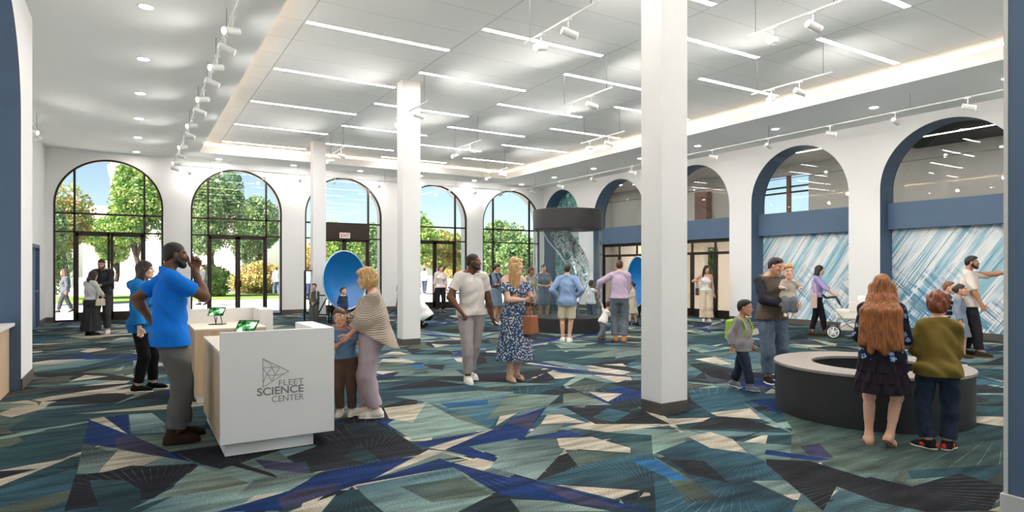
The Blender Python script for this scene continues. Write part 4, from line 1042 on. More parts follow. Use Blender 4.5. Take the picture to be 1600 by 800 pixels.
tree(222, 34, 7.9, 2.3, 2.3, 'a', 'tall bright green tree with leaning trunk at the right of the first window', 8000, .13, 3, lean=-.5)
tree(330, 43, 8.5, 3.1, 2.0, 'b', 'large green tree filling the left of the second window', 9000, .14, 4)
tree(405, 49, 7.4, 2.4, 1.8, 'b', 'smaller green tree at the right of the second window', 7000, .14, 5)
tree(408, 42.5, 2.2, 2.6, .0, 'o', 'golden green bush low behind the second window', 3500, .14, 6, trunk=False, kind='shrub')
tree(335, 37, 1.9, 1.5, .0, 'a', 'low green bush under the tree of the second window', 2500, .13, 7, trunk=False, kind='shrub')
tree(487, 45, 3.6, 1.4, .3, 'o', 'golden green shrub at the left of the exit window', 3000, .14, 8, kind='shrub')
tree(530, 48, 5.0, 2.2, .5, 'a', 'round green tree left behind the exit window', 6000, .15, 9)
tree(578, 54, 5.7, 2.2, .6, 'b', 'darker green tree right behind the exit window', 6000, .15, 10)
tree(650, 40, 5.4, 1.9, 1.8, 'a', 'bright green tree at the left of the fourth window', 6000, .14, 11)
tree(690, 47, 4.5, 2.4, 1.6, 'r', 'green tree with rusty leaves behind the man in the white tee', 6000, .15, 12)
tree(716, 63, 3.6, 2.2, .2, 'o', 'golden shrub at the right of the fourth window', 4000, .15, 13, kind='shrub')
tree(750, 50, 4.1, 1.3, .8, 'b', 'narrow green tree at the left of the last window', 3500, .14, 14)
tree(792, 42, 4.9, 2.7, .4, 'b', 'broad green tree filling the last window', 9000, .14, 15)
tree(1126, 31, 3.2, 1.6, .6, 'a', 'green tree seen through the glazed lobby doors', 3000, .13, 16)
# ------------------------------------------------------------------ people: signed-distance bodies meshed with surface nets
def v3(*a): return np.array(a, float)
def unit(a): a = np.asarray(a, float); return a / (np.linalg.norm(a) + 1e-12)
def cone(p0, p1, r0, r1, k=None): return ('c', np.asarray(p0, float), np.asarray(p1, float), r0, r1, k)
def ccone(p0, p1, r0, r1, k=None): return ('cc', np.asarray(p0, float), np.asarray(p1, float), r0, r1, k)      # flat cut at p1
def ell(c, r, R=None, k=None): return ('e', np.asarray(c, float), np.asarray(r, float), np.eye(3) if R is None else np.asarray(R, float), None, k)
def skirt(p0, p1, r0, r1, ry, nf, amp, ph=0.0): return ('s', np.asarray(p0, float), np.asarray(p1, float), r0, r1, (ry, nf, amp, ph))
def xf(pr, Rm, t):
    if pr[0] == 'e': return ('e', Rm @ pr[1] + t, pr[2], Rm @ pr[3], None, pr[5])
    return (pr[0], Rm @ pr[1] + t, Rm @ pr[2] + t) + tuple(pr[3:])
def sdf_prim(pr, P, inf):
    t = pr[0]
    if t == 'e':
        q = (P - pr[1]) @ pr[3]; r = pr[2] + inf
        k0 = np.sqrt(((q / r) ** 2).sum(-1)); k1 = np.sqrt(((q / r ** 2) ** 2).sum(-1)) + 1e-9
        return k0 * (k0 - 1) / k1
    p0, p1, r0, r1 = pr[1:5]; d = p1 - p0; L2 = float(d @ d) + 1e-12
    w = P - p0; tt = (w @ d) / L2
    if t == 's':
        ry, nf, amp, ph = pr[5]; tc = np.clip(tt, 0, 1); ax = d / math.sqrt(L2)
        q = w - tt[..., None] * d
        rad = np.sqrt(q[..., 0] ** 2 + (q[..., 1] / ry) ** 2); ang = np.arctan2(q[..., 1], q[..., 0])
        R_ = r0 + (r1 - r0) * tc + inf + amp * tc * (np.sin(ang * nf + ph) + .5 * np.sin(ang * (nf * 1.7) + ph * 2 + tc * 3))
        return np.maximum((rad - R_) * min(1, ry), np.maximum(-tt, tt - 1) * math.sqrt(L2))
    tc = np.clip(tt, 0, 1)
    q = w - tc[..., None] * d
    s = np.sqrt((q * q).sum(-1)) - (r0 + (r1 - r0) * tc + inf)
    if t == 'cc': s = np.maximum(s, (tt - 1) * math.sqrt(L2))
    return s
def bounds(pr, inf):
    if pr[0] == 'e': e = np.sqrt(((pr[3] * (pr[2] + inf)) ** 2).sum(1)); return pr[1] - e, pr[1] + e
    r = max(pr[3], pr[4]) + inf + (pr[5][2] * 1.5 if pr[0] == 's' else 0)
    return np.minimum(pr[1], pr[2]) - r, np.maximum(pr[1], pr[2]) + r
def nets(prims, vox, inf=0.0, k=.015, cuts=(), subs=(), wrinkle=0.0, wf=38.0, seed=0, wdir=(.55, .55, 1.0)):
    """mesh of the smooth union of prims; cuts: (normal, offset) keep n.p<=o; subs: prims removed"""
    lo = np.min([bounds(p, inf)[0] for p in prims], 0) - vox * 2.5; hi = np.max([bounds(p, inf)[1] for p in prims], 0) + vox * 2.5
    n = np.ceil((hi - lo) / vox).astype(int) + 1
    ax = [lo[i] + vox * np.arange(n[i]) for i in range(3)]
    D = np.full(n, .06, np.float32)
    def block(pr, pad):
        b0, b1 = bounds(pr, inf); i0 = np.maximum(0, np.floor((b0 - pad - lo) / vox).astype(int)); i1 = np.minimum(n, np.ceil((b1 + pad - lo) / vox).astype(int) + 1)
        if (i1 <= i0).any(): return None, None
        sl = tuple(slice(a, b) for a, b in zip(i0, i1))
        P = np.stack(np.meshgrid(ax[0][sl[0]], ax[1][sl[1]], ax[2][sl[2]], indexing='ij'), -1)
        return sl, P
    for pr in prims:
        kk = k if (pr[0] == 's' or pr[5] is None) else pr[5]
        sl, P = block(pr, .03)
        if sl is None: continue
        d = sdf_prim(pr, P, inf).astype(np.float32); o = D[sl]
        h = np.maximum(kk - np.abs(o - d), 0) / max(kk, 1e-6)
        D[sl] = np.minimum(o, d) - h * h * kk * .25
    for pr in subs:
        sl, P = block(pr, .03)
        if sl is None: continue
        d = sdf_prim(pr, P, 0).astype(np.float32); o = D[sl]; kk = pr[5] if pr[5] else .004
        h = np.maximum(kk - np.abs(o + d), 0) / kk
        D[sl] = np.maximum(o, -d) + h * h * kk * .25
    if wrinkle > 0 or len(cuts):
        X, Y, Z = np.meshgrid(*ax, indexing='ij')
        if wrinkle > 0:
            r_ = np.random.default_rng(int(seed * 10)); W = np.zeros(n, np.float32)
            for i in range(5):
                f = r_.normal(size=3) * wdir; f = f / np.linalg.norm(f) * wf * r_.uniform(.5, 1.4); ph = r_.uniform(0, 6.28)
                W += np.sin(X * f[0] + Y * f[1] + Z * f[2] + ph + (1.3 if wdir[2] > .5 else .5) * np.sin(Z * 9 + X * 7 + ph)).astype(np.float32)
            D = D + W * (wrinkle / 2.2)
        for nn, o in cuts: D = np.maximum(D, (X * nn[0] + Y * nn[1] + Z * nn[2] - o).astype(np.float32))
    # surface nets
    S_ = D < 0
    c = np.zeros(n - 1, np.uint8)
    for i in (0, 1):
        for j in (0, 1):
            for l in (0, 1): c += S_[i:n[0] - 1 + i, j:n[1] - 1 + j, l:n[2] - 1 + l]
    act = (c > 0) & (c < 8); idx = np.argwhere(act); m = len(idx)
    if m == 0: return np.zeros((0, 3)), np.zeros((0, 4), int)
    num = np.full(n - 1, -1, np.int64); num[act] = np.arange(m)
    acc = np.zeros((m, 3)); cnt = np.zeros(m)
    off = [(i, j, l) for i in (0, 1) for j in (0, 1) for l in (0, 1)]
    val = {o: D[idx[:, 0] + o[0], idx[:, 1] + o[1], idx[:, 2] + o[2]] for o in off}
    for o in off:
        for a in range(3):
            if o[a]: continue
            o2 = list(o); o2[a] = 1; o2 = tuple(o2); d0, d1 = val[o], val[o2]; x = (d0 < 0) != (d1 < 0)
            t = np.where(x, d0 / np.where(x, d0 - d1, 1), 0)
            p = np.tile(np.array(o, float), (m, 1)); p[:, a] = t
            acc[x] += p[x]; cnt[x] += 1
    Vt = lo + (idx + acc / cnt[:, None]) * vox
    F = []
    for a in range(3):
        u, w = [(1, 2), (2, 0), (0, 1)][a]
        s0 = [slice(None)] * 3; s1 = [slice(None)] * 3; s0[a] = slice(0, -1); s1[a] = slice(1, None)
        A_, B_ = S_[tuple(s0)], S_[tuple(s1)]
        e = np.argwhere(A_ != B_)
        e = e[(e[:, u] > 0) & (e[:, w] > 0) & (e[:, u] < n[u] - 1) & (e[:, w] < n[w] - 1)]
        if not len(e): continue
        def cell(du, dw): q = e.copy(); q[:, u] -= du; q[:, w] -= dw; return num[q[:, 0], q[:, 1], q[:, 2]]
        q = np.stack([cell(0, 0), cell(1, 0), cell(1, 1), cell(0, 1)], 1)
        ins = A_[e[:, 0], e[:, 1], e[:, 2]]
        q[~ins] = q[~ins][:, ::-1]
        F.append(q)
    F = np.concatenate(F); F = F[(F >= 0).all(1)]
    return Vt, F

def rotx(a): c, s = math.cos(a), math.sin(a); return np.array([[1, 0, 0], [0, c, -s], [0, s, c]])
def roty(a): c, s = math.cos(a), math.sin(a); return np.array([[c, 0, s], [0, 1, 0], [-s, 0, c]])
def rotz(a): c, s = math.cos(a), math.sin(a); return np.array([[c, -s, 0], [s, c, 0], [0, 0, 1]])
RAD = math.pi / 180

SKIN = {}
def skin(c):
    if c not in SKIN:
        dk = sum(c) < 330
        lipc = tuple(int(x * f) for x, f in zip(c, (.90, .72, .70)))
        SKIN[c] = (mat('skin', c, .55, 0, .35, var=.05, nscale=20), mat('lips', lipc, .45), mat('eye_white', (226, 220, 214), .3), mat('iris', (44, 32, 26), .25))
    return SKIN[c]
HAIR = {}
def hairm(c):
    if c not in HAIR:
        HAIR[c] = hairmat('hair', tuple(int(x * .66) for x in c), tuple(min(255, int(x * 1.15)) for x in c))
    return HAIR[c]
CLO = {}
def cloth(c, rough=.9):
    if isinstance(c, str): return M[c]
    if c not in CLO: CLO[c] = mat('cloth', c, rough, 0, .2, var=.05, nscale=9, bump=.12, bscale=220, fold=True)
    return CLO[c]

class Person:
    """local frame: X = the person's right, Y = forward, Z = up, origin on the floor between the feet"""
    def __init__(s, label, u, v, face, h, dep=None, sex='m', skin_c=(214, 170, 146), build=1.0, lean=0, roll=0, twist=0, head=(0, 0, 0),
                 R=None, L=None, Rp=None, Lp=None, fR=None, fL=None, hips=None, pz=None, curl=(.45, .45), Rh=None, Lh=None, vox=None, pos=None, group=None, z0=0.0, wide=0.0, kneeR=None, kneeL=None):
        if pos is None: p = onz(u, v) if dep is None else atd(u, v, dep)
        else: p = Vector(pos)
        s.pos = np.array([p.x, p.y, z0]); d = math.hypot(p.x, p.y); s.depth = p.x * math.sin(YAW) + p.y * math.cos(YAW)
        tc = v3(-p.x, -p.y, 0) / d; rt = v3(p.y, -p.x, 0) / d
        f = math.cos(face * RAD) * tc + math.sin(face * RAD) * rt
        s.rz = math.atan2(f[1], f[0]) - math.pi / 2
        s.h = h; s.label = label
        s.vox = vox or (.0065 if s.depth < 7 else .008 if s.depth < 10 else .0105 if s.depth < 16 else .013 if s.depth < 24 else .02)
        hh = .172 + .034 * h; s.hs = hh / .2375
        zch = h - hh * .985; b = (zch - .085 * min(1, h / 1.6)) / 1.43; s.b = b; s.bw = bw = b * build * (1 + max(0, 1.35 - h) * .12)
        fem = sex == 'f'; kid = h < 1.45
        s.fem = fem
        hipz = .915 * b if pz is None else pz; s.hipz = hipz
        P0 = v3(0, 0, hipz) if hips is None else v3(*hips)
        s.P0 = P0
        Rt = rotz(twist * RAD) @ roty(-roll * RAD) @ rotx(-lean * RAD); s.Rt = Rt
        def U(x, y, z): return P0 + Rt @ (v3(x * bw, y * bw, z * b) - v3(0, 0, .915 * b))
        s.U = U
        shw = (.158 if fem else .178) if not kid else .158
        cw = (.138 if fem else .157) if not kid else .134
        T = []
        e = lambda c, r: T.append(('e', U(*c), np.array([r[0] * bw, r[1] * bw, r[2] * b]), Rt, None, .05))
        e((0, -.005, .95), ((.170 if fem else .162), .118, .115)); e((-.06, -.045, .90), (.092, .080, .085)); e((.06, -.045, .90), (.092, .080, .085))
        e((0, .0, 1.09), ((.115 if fem else .130) + wide, .094 + wide, .13)); e((0, -.005, 1.27), (cw + wide * .5, .112 + wide * .5, .17)); e((0, .0, 1.18), (cw * .93 + wide, .105 + wide, .14))
        if fem and not kid: e((-.065, .085, 1.265), (.058, .05, .06)); e((.065, .085, 1.265), (.058, .05, .06))
        T.append(cone(U(-shw * .85, -.012, 1.425), U(shw * .85, -.012, 1.425), .052 * bw, .052 * bw, .04))
        for q in (-1, 1): T.append(cone(U(.02 * q, -.02, 1.50), U(.13 * q, -.016, 1.445), .048 * bw, .042 * bw, .03))
        s.torso = T
        nb, nt = U(0, -.018, 1.45), None
        Hr = Rt @ rotz(head[0] * RAD) @ rotx(-head[1] * RAD) @ roty(head[2] * RAD); s.Hr = Hr
        neck_top = P0 + Rt @ (v3(0, .012 * b, zch + hh * .12) - v3(0, 0, .915 * b))
        HC = neck_top + Hr @ v3(0, .028 * s.hs, hh * .40); s.HC = HC; s.hh = hh
        s.neck = [cone(nb, HC + Hr @ v3(0, -.025, -.03) * s.hs, (.050 if fem or kid else .056) * (bw * .55 + s.hs * .45), (.044 if fem or kid else .053) * s.hs, .025)]; s.nb = nb
        # arms
        s.arms = {}; LU, LF = .295 * b, .255 * b
        for side, q, tgt, pole in (('R', 1, R, Rp), ('L', -1, L, Lp)):
            A = U(shw * q, -.01, 1.415)
            Tg = rotz(-s.rz) @ (np.asarray(tgt[1:], float) - s.pos) if tgt is not None and len(tgt) == 4 else U(*tgt) if tgt is not None else U(q * (shw + .075), .03, .86)
            pl = U(*pole) if pole is not None else U(q * (shw + .12), -.35, 1.1)
            E_, W_ = s.ik(A, Tg, LU, LF, pl); s.arms[side] = (A, E_, W_)
        s.legs = {}; LT, LS = .43 * b, .42 * b
        hipd = .092 * bw
        for side, q, ft, kp in (('R', 1, fR, kneeR), ('L', -1, fL, kneeL)):
            A = P0 + Rt @ v3(hipd * q, 0, .01 * b) if hips is not None else v3(hipd * q + P0[0], P0[1], P0[2])
            ft = ft or (.10 * q, 0, 0, 8 * q, 0)
            ank = v3(ft[0] * b, ft[1] * b, ft[2] * b + .078 * b)
            if hips is None:
                mx = LT + LS - .004
                dz = math.sqrt(max(0.01, mx ** 2 - (ank[0] - A[0]) ** 2 - (ank[1] - A[1]) ** 2))
            yaw = ft[3] * RAD; kd = v3(math.sin(yaw), math.cos(yaw), 0)
            pole = (A + ank) / 2 + kd * .5 if kp is None else v3(*kp) * b
            K_, N_ = s.ik(A, ank, LT, LS, pole); s.legs[side] = (A, K_, N_, rotz(-yaw) @ rotx(ft[4] * RAD))
        s.curl = dict(R=curl[0], L=curl[1]); s.hn = dict(R=Rh, L=Lh)
        s.sk = skin_c
        a = []
        for sd in 'RL':
            A, E_, W_ = s.arms[sd]; f_ = .88 if fem or kid else 1.0
            s.arms[sd] = (A, E_, W_); a.append(cone(A, E_, .056 * bw * f_, .043 * bw * f_, .03)); a.append(cone(E_, W_, .043 * bw * f_, .028 * bw * f_, .02)); a.append(ell(E_ * .72 + W_ * .28, np.array([.045, .045, .045]) * bw * f_, k=.03))
        s.armp = a
        l = []
        for sd in 'RL':
            A, K_, N_, _ = s.legs[sd]
            l.append(cone(A, K_, .092 * bw, .058 * bw, .04)); l.append(cone(K_, N_, .055 * bw, .037 * bw, .03))
            bk = unit(np.cross(unit(N_ - K_), unit(np.cross(v3(0, 1, 0), N_ - K_)) if abs(unit(N_ - K_)[1]) < .95 else v3(1, 0, 0)))
            fw = s.legs[sd][3] @ v3(0, 1, 0)
            l.append(cone(K_ * .75 + N_ * .25 - fw * .018 * b, K_ * .45 + N_ * .55 - fw * .01 * b, .05 * bw, .038 * bw, .03))
        s.legp = l
        s.root = None; s.group = group
    @staticmethod
    def ik(A, T, l1, l2, pole):
        d = T - A; D = np.linalg.norm(d); D2 = min(max(D, abs(l1 - l2) + .01), l1 + l2 - .002); dn = d / (D + 1e-9); T = A + dn * D2
        a = (l1 * l1 - l2 * l2 + D2 * D2) / (2 * D2); h_ = math.sqrt(max(0, l1 * l1 - a * a))
        pv = pole - A; pv = pv - dn * (pv @ dn)
        if np.linalg.norm(pv) < 1e-6: pv = np.cross(dn, v3(1, .3, .2))
        return A + dn * a + unit(pv) * h_, T
    def foot_prims(s, sd):
        A, K_, N_, Rf = s.legs[sd]; b = s.b * (1.0 if s.h > 1.3 else 1.08)
        f = lambda x, y, z: N_ + Rf @ (v3(x, y, z - .078 / 1.0) * b)
        return f, b
    def hand(s, sd, vox):
        A, E_, W_ = s.arms[sd]; q = 1 if sd == 'R' else -1; sc = s.b * (.98 if s.h > 1.3 else 1.05)
        if s.fem: sc *= .93
        hn = s.hn[sd]
        y = unit(W_ - E_)
        if hn and hn.get('dir') is not None: y = unit(s.Rt @ v3(*hn['dir']))
        th = s.Rt @ v3(*(hn['thumb'] if hn and hn.get('thumb') else (0, 1, .25)))
        x = th - y * (th @ y); x = unit(x); z = np.cross(x, y) * q     # z = back of the hand
        if q < 0: pass
        zb = np.cross(x, y) if sd == 'R' else np.cross(y, x)
        B = np.stack([x, y, zb], 1)
        f = lambda a: W_ + B @ (v3(*a) * sc)
        c = s.curl[sd]; P = []
        kn = [(.030, .090, 0), (.010, .094, .003), (-.011, .088, .002), (-.030, .078, -.002)]
        for i, kx in enumerate(kn): P.append(cone(f((kx[0] * .45, .0, 0)), f(kx), .0165 * sc, .0125 * sc, .012))
        Ls = (.070, .078, .072, .056)
        for i, kx in enumerate(kn):
            p = v3(*kx); ang = 0; r = .0098
            sp = (1.5 - i) * .06
            for j, fr in enumerate((.45, .31, .24)):
                ang += c * (.75 if j == 0 else 1.0) * (1 + .08 * i)
                d = v3(math.sin(sp) * math.cos(ang), math.cos(ang), -math.sin(ang)); p2 = p + d * Ls[i] * fr
                P.append(cone(f(p), f(p2), r * sc, (r - .0009) * sc, .003)); p = p2; r -= .0009
        p = v3(.022, .022, -.004)
        for d, l_, r in (((.72, .66, -.22), .046, .0135), ((.42, .86, -.28 - c * .3), .034, .0112), ((.25, .9, -.36 - c * .4), .026, .0098)):
            p2 = p + unit(v3(*d)) * l_; P.append(cone(f(p), f(p2), r * sc, (r - .001) * sc, .006)); p = p2
        P.append(cone(E_ * .2 + W_ * .8, W_, .030 * s.bw * (.88 if s.fem or s.h < 1.45 else 1), .0275 * s.bw * (.88 if s.fem or s.h < 1.45 else 1), .012))
        s.palm = getattr(s, 'palm', {}); s.palm[sd] = f((0, .07, -.02))
        return nets(P, vox, k=.006)
    def headf(s, p): return s.HC + s.Hr @ (v3(*p) * s.hs)
    def head_mesh(s, vox):
        q = s.hs; f = s.headf; H_ = s.Hr
        E = lambda c, r, k=.02: ell(f(c), np.array(r) * q, H_, k)
        kid = s.h < 1.45
        P = [E((0, -.016, .032), (.072, .094, .086)), E((0, .026, -.03), (.055 + (.007 if kid else 0), .066, .078)), cone(f((-.014, .062, -.094)), f((.014, .062, -.094)), .022 * q, .022 * q, .03),
             cone(f((-.045, .0, -.05)), f((-.016, .06, -.094)), .019 * q, .019 * q, .03), cone(f((.045, .0, -.05)), f((.016, .06, -.094)), .019 * q, .019 * q, .03),
             E((-.034, .060, -.024), (.023, .022, .024)), E((.034, .060, -.024), (.023, .022, .024)), cone(f((-.042, .074, .026)), f((.042, .074, .026)), .013 * q, .013 * q, .018),
             cone(f((0, .086, .012)), f((0, .104, -.024)), .008 * q, .0125 * q, .010), E((-.012, .094, -.030), (.009, .010, .008), .006), E((.012, .094, -.030), (.009, .010, .008), .006),
             E((0, .089, -.056), (.024, .012, .007), .006), E((0, .087, -.067), (.020, .012, .007), .006),
             E((-.074, -.004, -.006), (.010, .020, .031), .006), E((.074, -.004, -.006), (.010, .020, .031), .006)]
        P += s.neck
        subs = [('e', f((-.033, .104, .008)), np.array((.017, .016, .011)) * q, H_, None, .012), ('e', f((.033, .104, .008)), np.array((.017, .016, .011)) * q, H_, None, .012)]
        V, F = nets(P, vox, k=.02, subs=subs)
        C = V[F].mean(1); l = (C - s.HC) @ H_ / q
        mi = np.zeros(len(F), int)
        mi[((l[:, 0] / .024) ** 2 + ((l[:, 2] + .0615) / .0095) ** 2 < 1) & (l[:, 1] > .07)] = 1
        br = (np.abs(np.abs(l[:, 0]) - .034) < .019) & (l[:, 1] > .06) & (np.abs(l[:, 2] - .030 + (np.abs(l[:, 0]) - .034) ** 2 * 12) < .0034)
        mi[br] = 4
        ey = ((np.abs(np.abs(l[:, 0]) - .033) / .0155) ** 2 + ((l[:, 2] - .007) / .0068) ** 2 < 1) & (l[:, 1] > .05); mi[ey] = 2
        ir = ((np.abs(np.abs(l[:, 0]) - .033) / .0068) ** 2 + ((l[:, 2] - .007) / .0068) ** 2 < 1) & (l[:, 1] > .05); mi[ir] = 3
        return V, F, mi
    def make(s, hair_c=(50, 38, 32), fingers=True, barefoot=False, hide=None):
        parts = []
        P = s.torso + s.neck + s.armp + s.legp
        for sd in 'RL':
            f, b = s.foot_prims(sd)
            P += [cone(f(0, -.035, .035), f(0, .09, .03), .034 * b, .036 * b, .03), cone(f(0, .09, .03), f(0, .16, .022), .036 * b, .024 * b, .03), cone(f(0, -.035, .035), f(0, 0, .09), .034 * b, .036 * b, .03)]
        V, F = nets(P, s.vox, k=.03); parts.append((V, F, np.zeros(len(F), int)))
        hv = min(.0042 if s.depth < 7 else .0055, s.vox * .8) if s.depth < 16 else s.vox * .8
        parts.append(s.head_mesh(hv))
        for sd in 'RL':
            V, F = s.hand(sd, .0032 if s.depth < 10 else .0042 if s.depth < 16 else .006); parts.append((V, F, np.zeros(len(F), int)))
        Vs, Fs, Ms, n = [], [], [], 0
        for V, F, m in parts: Vs.append(V); Fs.append(F + n); Ms.append(m); n += len(V)
        s.hair_c = hair_c
        o = mesh_np('person', np.concatenate(Vs), np.concatenate(Fs), list(skin(s.sk)) + [hairm(hair_c)], midx=np.concatenate(Ms))
        o.location = s.pos; o.rotation_euler = (0, 0, s.rz)
        tag(o, s.label, 'person', s.group); s.root = o
        return s
    def part(s, name, prims, m, parent=None, vox=None, **kw):
        V, F = nets(prims, vox or s.vox, **kw)
        if not len(F): return None
        return mesh_np(name, V, F, cloth(m) if not isinstance(m, bpy.types.Material) else m, parent=parent or s.root)
    # ---- clothing
    def arm_cover(s, frac, inf, loose=0.0, cuff=0.0):
        """sleeves: frac 0..1 upper arm, 1..2 forearm"""
        P = []; bw = s.bw; f_ = .88 if s.fem or s.h < 1.45 else 1.0
        for sd in 'RL':
            A, E_, W_ = s.arms[sd]
            if frac <= 0: continue
            if frac <= 1: e = A + (E_ - A) * frac; P.append(ccone(A, e, .057 * bw * f_ + inf, (.057 - .013 * frac) * bw * f_ + inf + loose, .03))
            else:
                P.append(cone(A, E_, .057 * bw * f_ + inf, .045 * bw * f_ + inf + loose * .6, .03))
                e = E_ + (W_ - E_) * (frac - 1); P.append(ccone(E_, e, .045 * bw * f_ + inf + loose * .6, (.045 - .015 * (frac - 1)) * bw * f_ + inf + loose + cuff, .02))
        return P
    def top(s, name, m, sleeve=.55, hem=.86, inf=.012, neck=.068, loose=.008, wr=.004, flare=0.0, vneck=0.0, seed=1, off=None, body=0.0, hood=False, vox=None):
        inf = .007 + inf * .35; body *= .6; loose *= .6
        P = [('e', p[1], p[2] + inf + body + (.014 if i < 3 else 0), p[3], None, p[5]) if p[0] == 'e' else p[:3] + (p[3] + inf, p[4] + inf, p[5]) for i, p in enumerate(s.torso)]
        U = s.U; bw = s.bw; b = s.b
        if hem < .95: P.append(('s', U(0, 0, 1.05 if s.fem else 1.2), U(0, -.008, hem - .02), (.132 if s.fem else .152) * bw + inf + body, (.178 if s.fem else .176) * bw + inf + flare + body, (.74, 7, .004 + flare * .12, seed)))
        if hem < .95:
            for sd in 'RL':
                A, K_, N_, _ = s.legs[sd]; P.append(cone(A, A + (K_ - A) * .4, .094 * bw + inf + .012, .086 * bw + inf + .012, .05))
        up = s.Rt @ v3(0, 0, 1)
        cuts = [(-up, -(U(0, 0, hem) @ up))]
        if off is None:
            nd = s.Rt @ unit(v3(0, .45, 1)); cuts.append((nd, (s.nb + s.Rt @ v3(0, 0, .052 * b)) @ nd))
        else: cuts.append((up, U(0, 0, off) @ up))
        subs = []
        if vneck: subs.append(cone(s.nb + s.Rt @ v3(0, .09, .05) * b, U(0, .16, 1.45 - vneck), .05 * b, .018 * b, .004))
        if hood: P.append(('c', U(-.07, -.10, 1.44), U(.07, -.10, 1.44), .06 * b, .06 * b, .04)); cuts = cuts[:1]; subs.append(cone(s.nb + s.Rt @ v3(0, .02, .02), s.nb + s.Rt @ v3(0, .02, .2), .06 * b, .07 * b, .01))
        P += s.arm_cover(sleeve, inf, loose)
        wr *= 1.0 if s.depth < 12 else .5
        o = s.part(name, P, m, k=.02, cuts=cuts, subs=subs, wrinkle=wr * 1.3, wf=46, inf=wr * .7, seed=seed, vox=vox)
        return o
    def trousers(s, m, inf=.010, loose=.012, to=.93, waist=.95, wr=.004, seed=2, name='trousers', flare=0.0):
        inf += .005; P = [('e', p[1], p[2] + inf, p[3], None, p[5]) for p in s.torso[:3]]; bw = s.bw
        P.append(('e', s.torso[3][1], s.torso[3][2] + inf * .8, s.torso[3][3], None, .05))
        for sd in 'RL':
            A, K_, N_, _ = s.legs[sd]
            if to <= .5:
                e = A + (K_ - A) * (to * 2); P.append(ccone(A, e, .090 * bw + inf, (.086 - .03 * to) * bw + inf + loose * .8, .008))
            else:
                P.append(cone(A, K_, .092 * bw + inf, .060 * bw + inf + loose * .6, .02)); e = K_ + (N_ - K_) * ((to - .5) * 2)
                P.append(ccone(K_, e, .060 * bw + inf + loose * .6, .044 * bw + inf + loose + flare, .01))
        inf_ = wr; up = s.Rt @ v3(0, 0, 1); cuts = [(up, s.U(0, 0, waist) @ up)]
        return s.part(name, P, m, k=.025, cuts=cuts, wrinkle=wr, seed=seed, wf=34, inf=wr * .6)
    def skirt(s, m, z0, z1, r0, r1, ry=.8, nf=9, amp=.012, name='skirt', seed=3, dy=0.0, dx=0.0, inf=0.0, wr=.002):
        U = s.U; p0 = U(0, 0, z0); p1 = v3(dx * s.b, dy * s.b, z1 * s.b)
        P = [skirt(p0, p1, r0 * s.bw, r1 * s.bw, ry, nf, amp, seed)]
        cuts = []
        if z0 > .98:
            P += [('e', q[1], q[2] + .016, q[3], None, q[5]) for q in s.torso[:3]]
            for sd in 'RL':
                A, K_, N_, _ = s.legs[sd]; P.append(cone(A, A + (K_ - A) * .6, .094 * s.bw + .016, .07 * s.bw + .016, .05))
            cuts = [(v3(0, 0, 1), p0[2]), (v3(0, 0, -1), -p1[2])]
        return s.part(name, P, m, inf=inf, wrinkle=wr, seed=seed, k=.03, cuts=cuts)
    def shoes(s, m, sole=(226, 224, 220), high=.105, thick=.024, name='shoe', wide=1.0, heel=0.0):
        for sd in 'RL':
            f, b = s.foot_prims(sd); q = 1 if sd == 'R' else -1; w = wide
            A, K_, N_, Rf = s.legs[sd]; dn = Rf @ v3(0, 0, -1)
            base = f(0, 0, 0); cuts = [(dn, base @ dn)]
            P = [cone(f(0, -.045, .040), f(0, .02, .046), .041 * b * w, .044 * b * w, .03), cone(f(0, .02, .046), f(0, .11, .034), .044 * b * w, .044 * b * w, .03), cone(f(0, .11, .032), f(-.006 * q, .165, .026), .043 * b * w, .030 * b * w, .02),
                 ccone(f(0, -.02, .05), f(0, -.012, high), .046 * b * w, .046 * b * w, .03)]
            so = s.part(name, P, m, cuts=cuts, k=.02, vox=min(s.vox, .008))
            S2 = [cone(f(0, -.045, .012), f(0, .02, .012), .045 * b * w, .044 * b * w, .02), cone(f(0, .02, .012), f(0, .11, .012), .044 * b * w, .048 * b * w, .02), cone(f(0, .11, .012), f(-.006 * q, .168, .012), .047 * b * w, .034 * b * w, .02)]
            if sole is not None and so: s.part('sole', S2, sole, parent=so, cuts=cuts + [(-dn, f(0, 0, thick) @ -dn)], k=.01, vox=min(s.vox, .007))
    # ---- hair
    def hair(s, style, c=None, name='hair', seed=5):
        c = c or s.hair_c; f = s.headf; q = s.hs; H_ = s.Hr; E = lambda cc, r, k=.03: ell(f(cc), np.array(r) * q, H_, k)
        up = H_ @ v3(0, 0, 1); fw = H_ @ v3(0, 1, 0)
        def plane(a, bz):   # keep local z > a*y + bz
            n_ = H_ @ unit(v3(0, a, -1)); o = s.HC @ n_ - bz * q / math.sqrt(1 + a * a); return (n_, o)
        P, cuts, subs = [], [], []; wr = .004; vx = min(s.vox, .0065) if s.depth < 12 else s.vox
        face = ('e', f((0, .105, -.028)), np.array((.060, .078, .098)) * q, H_, None, .006)
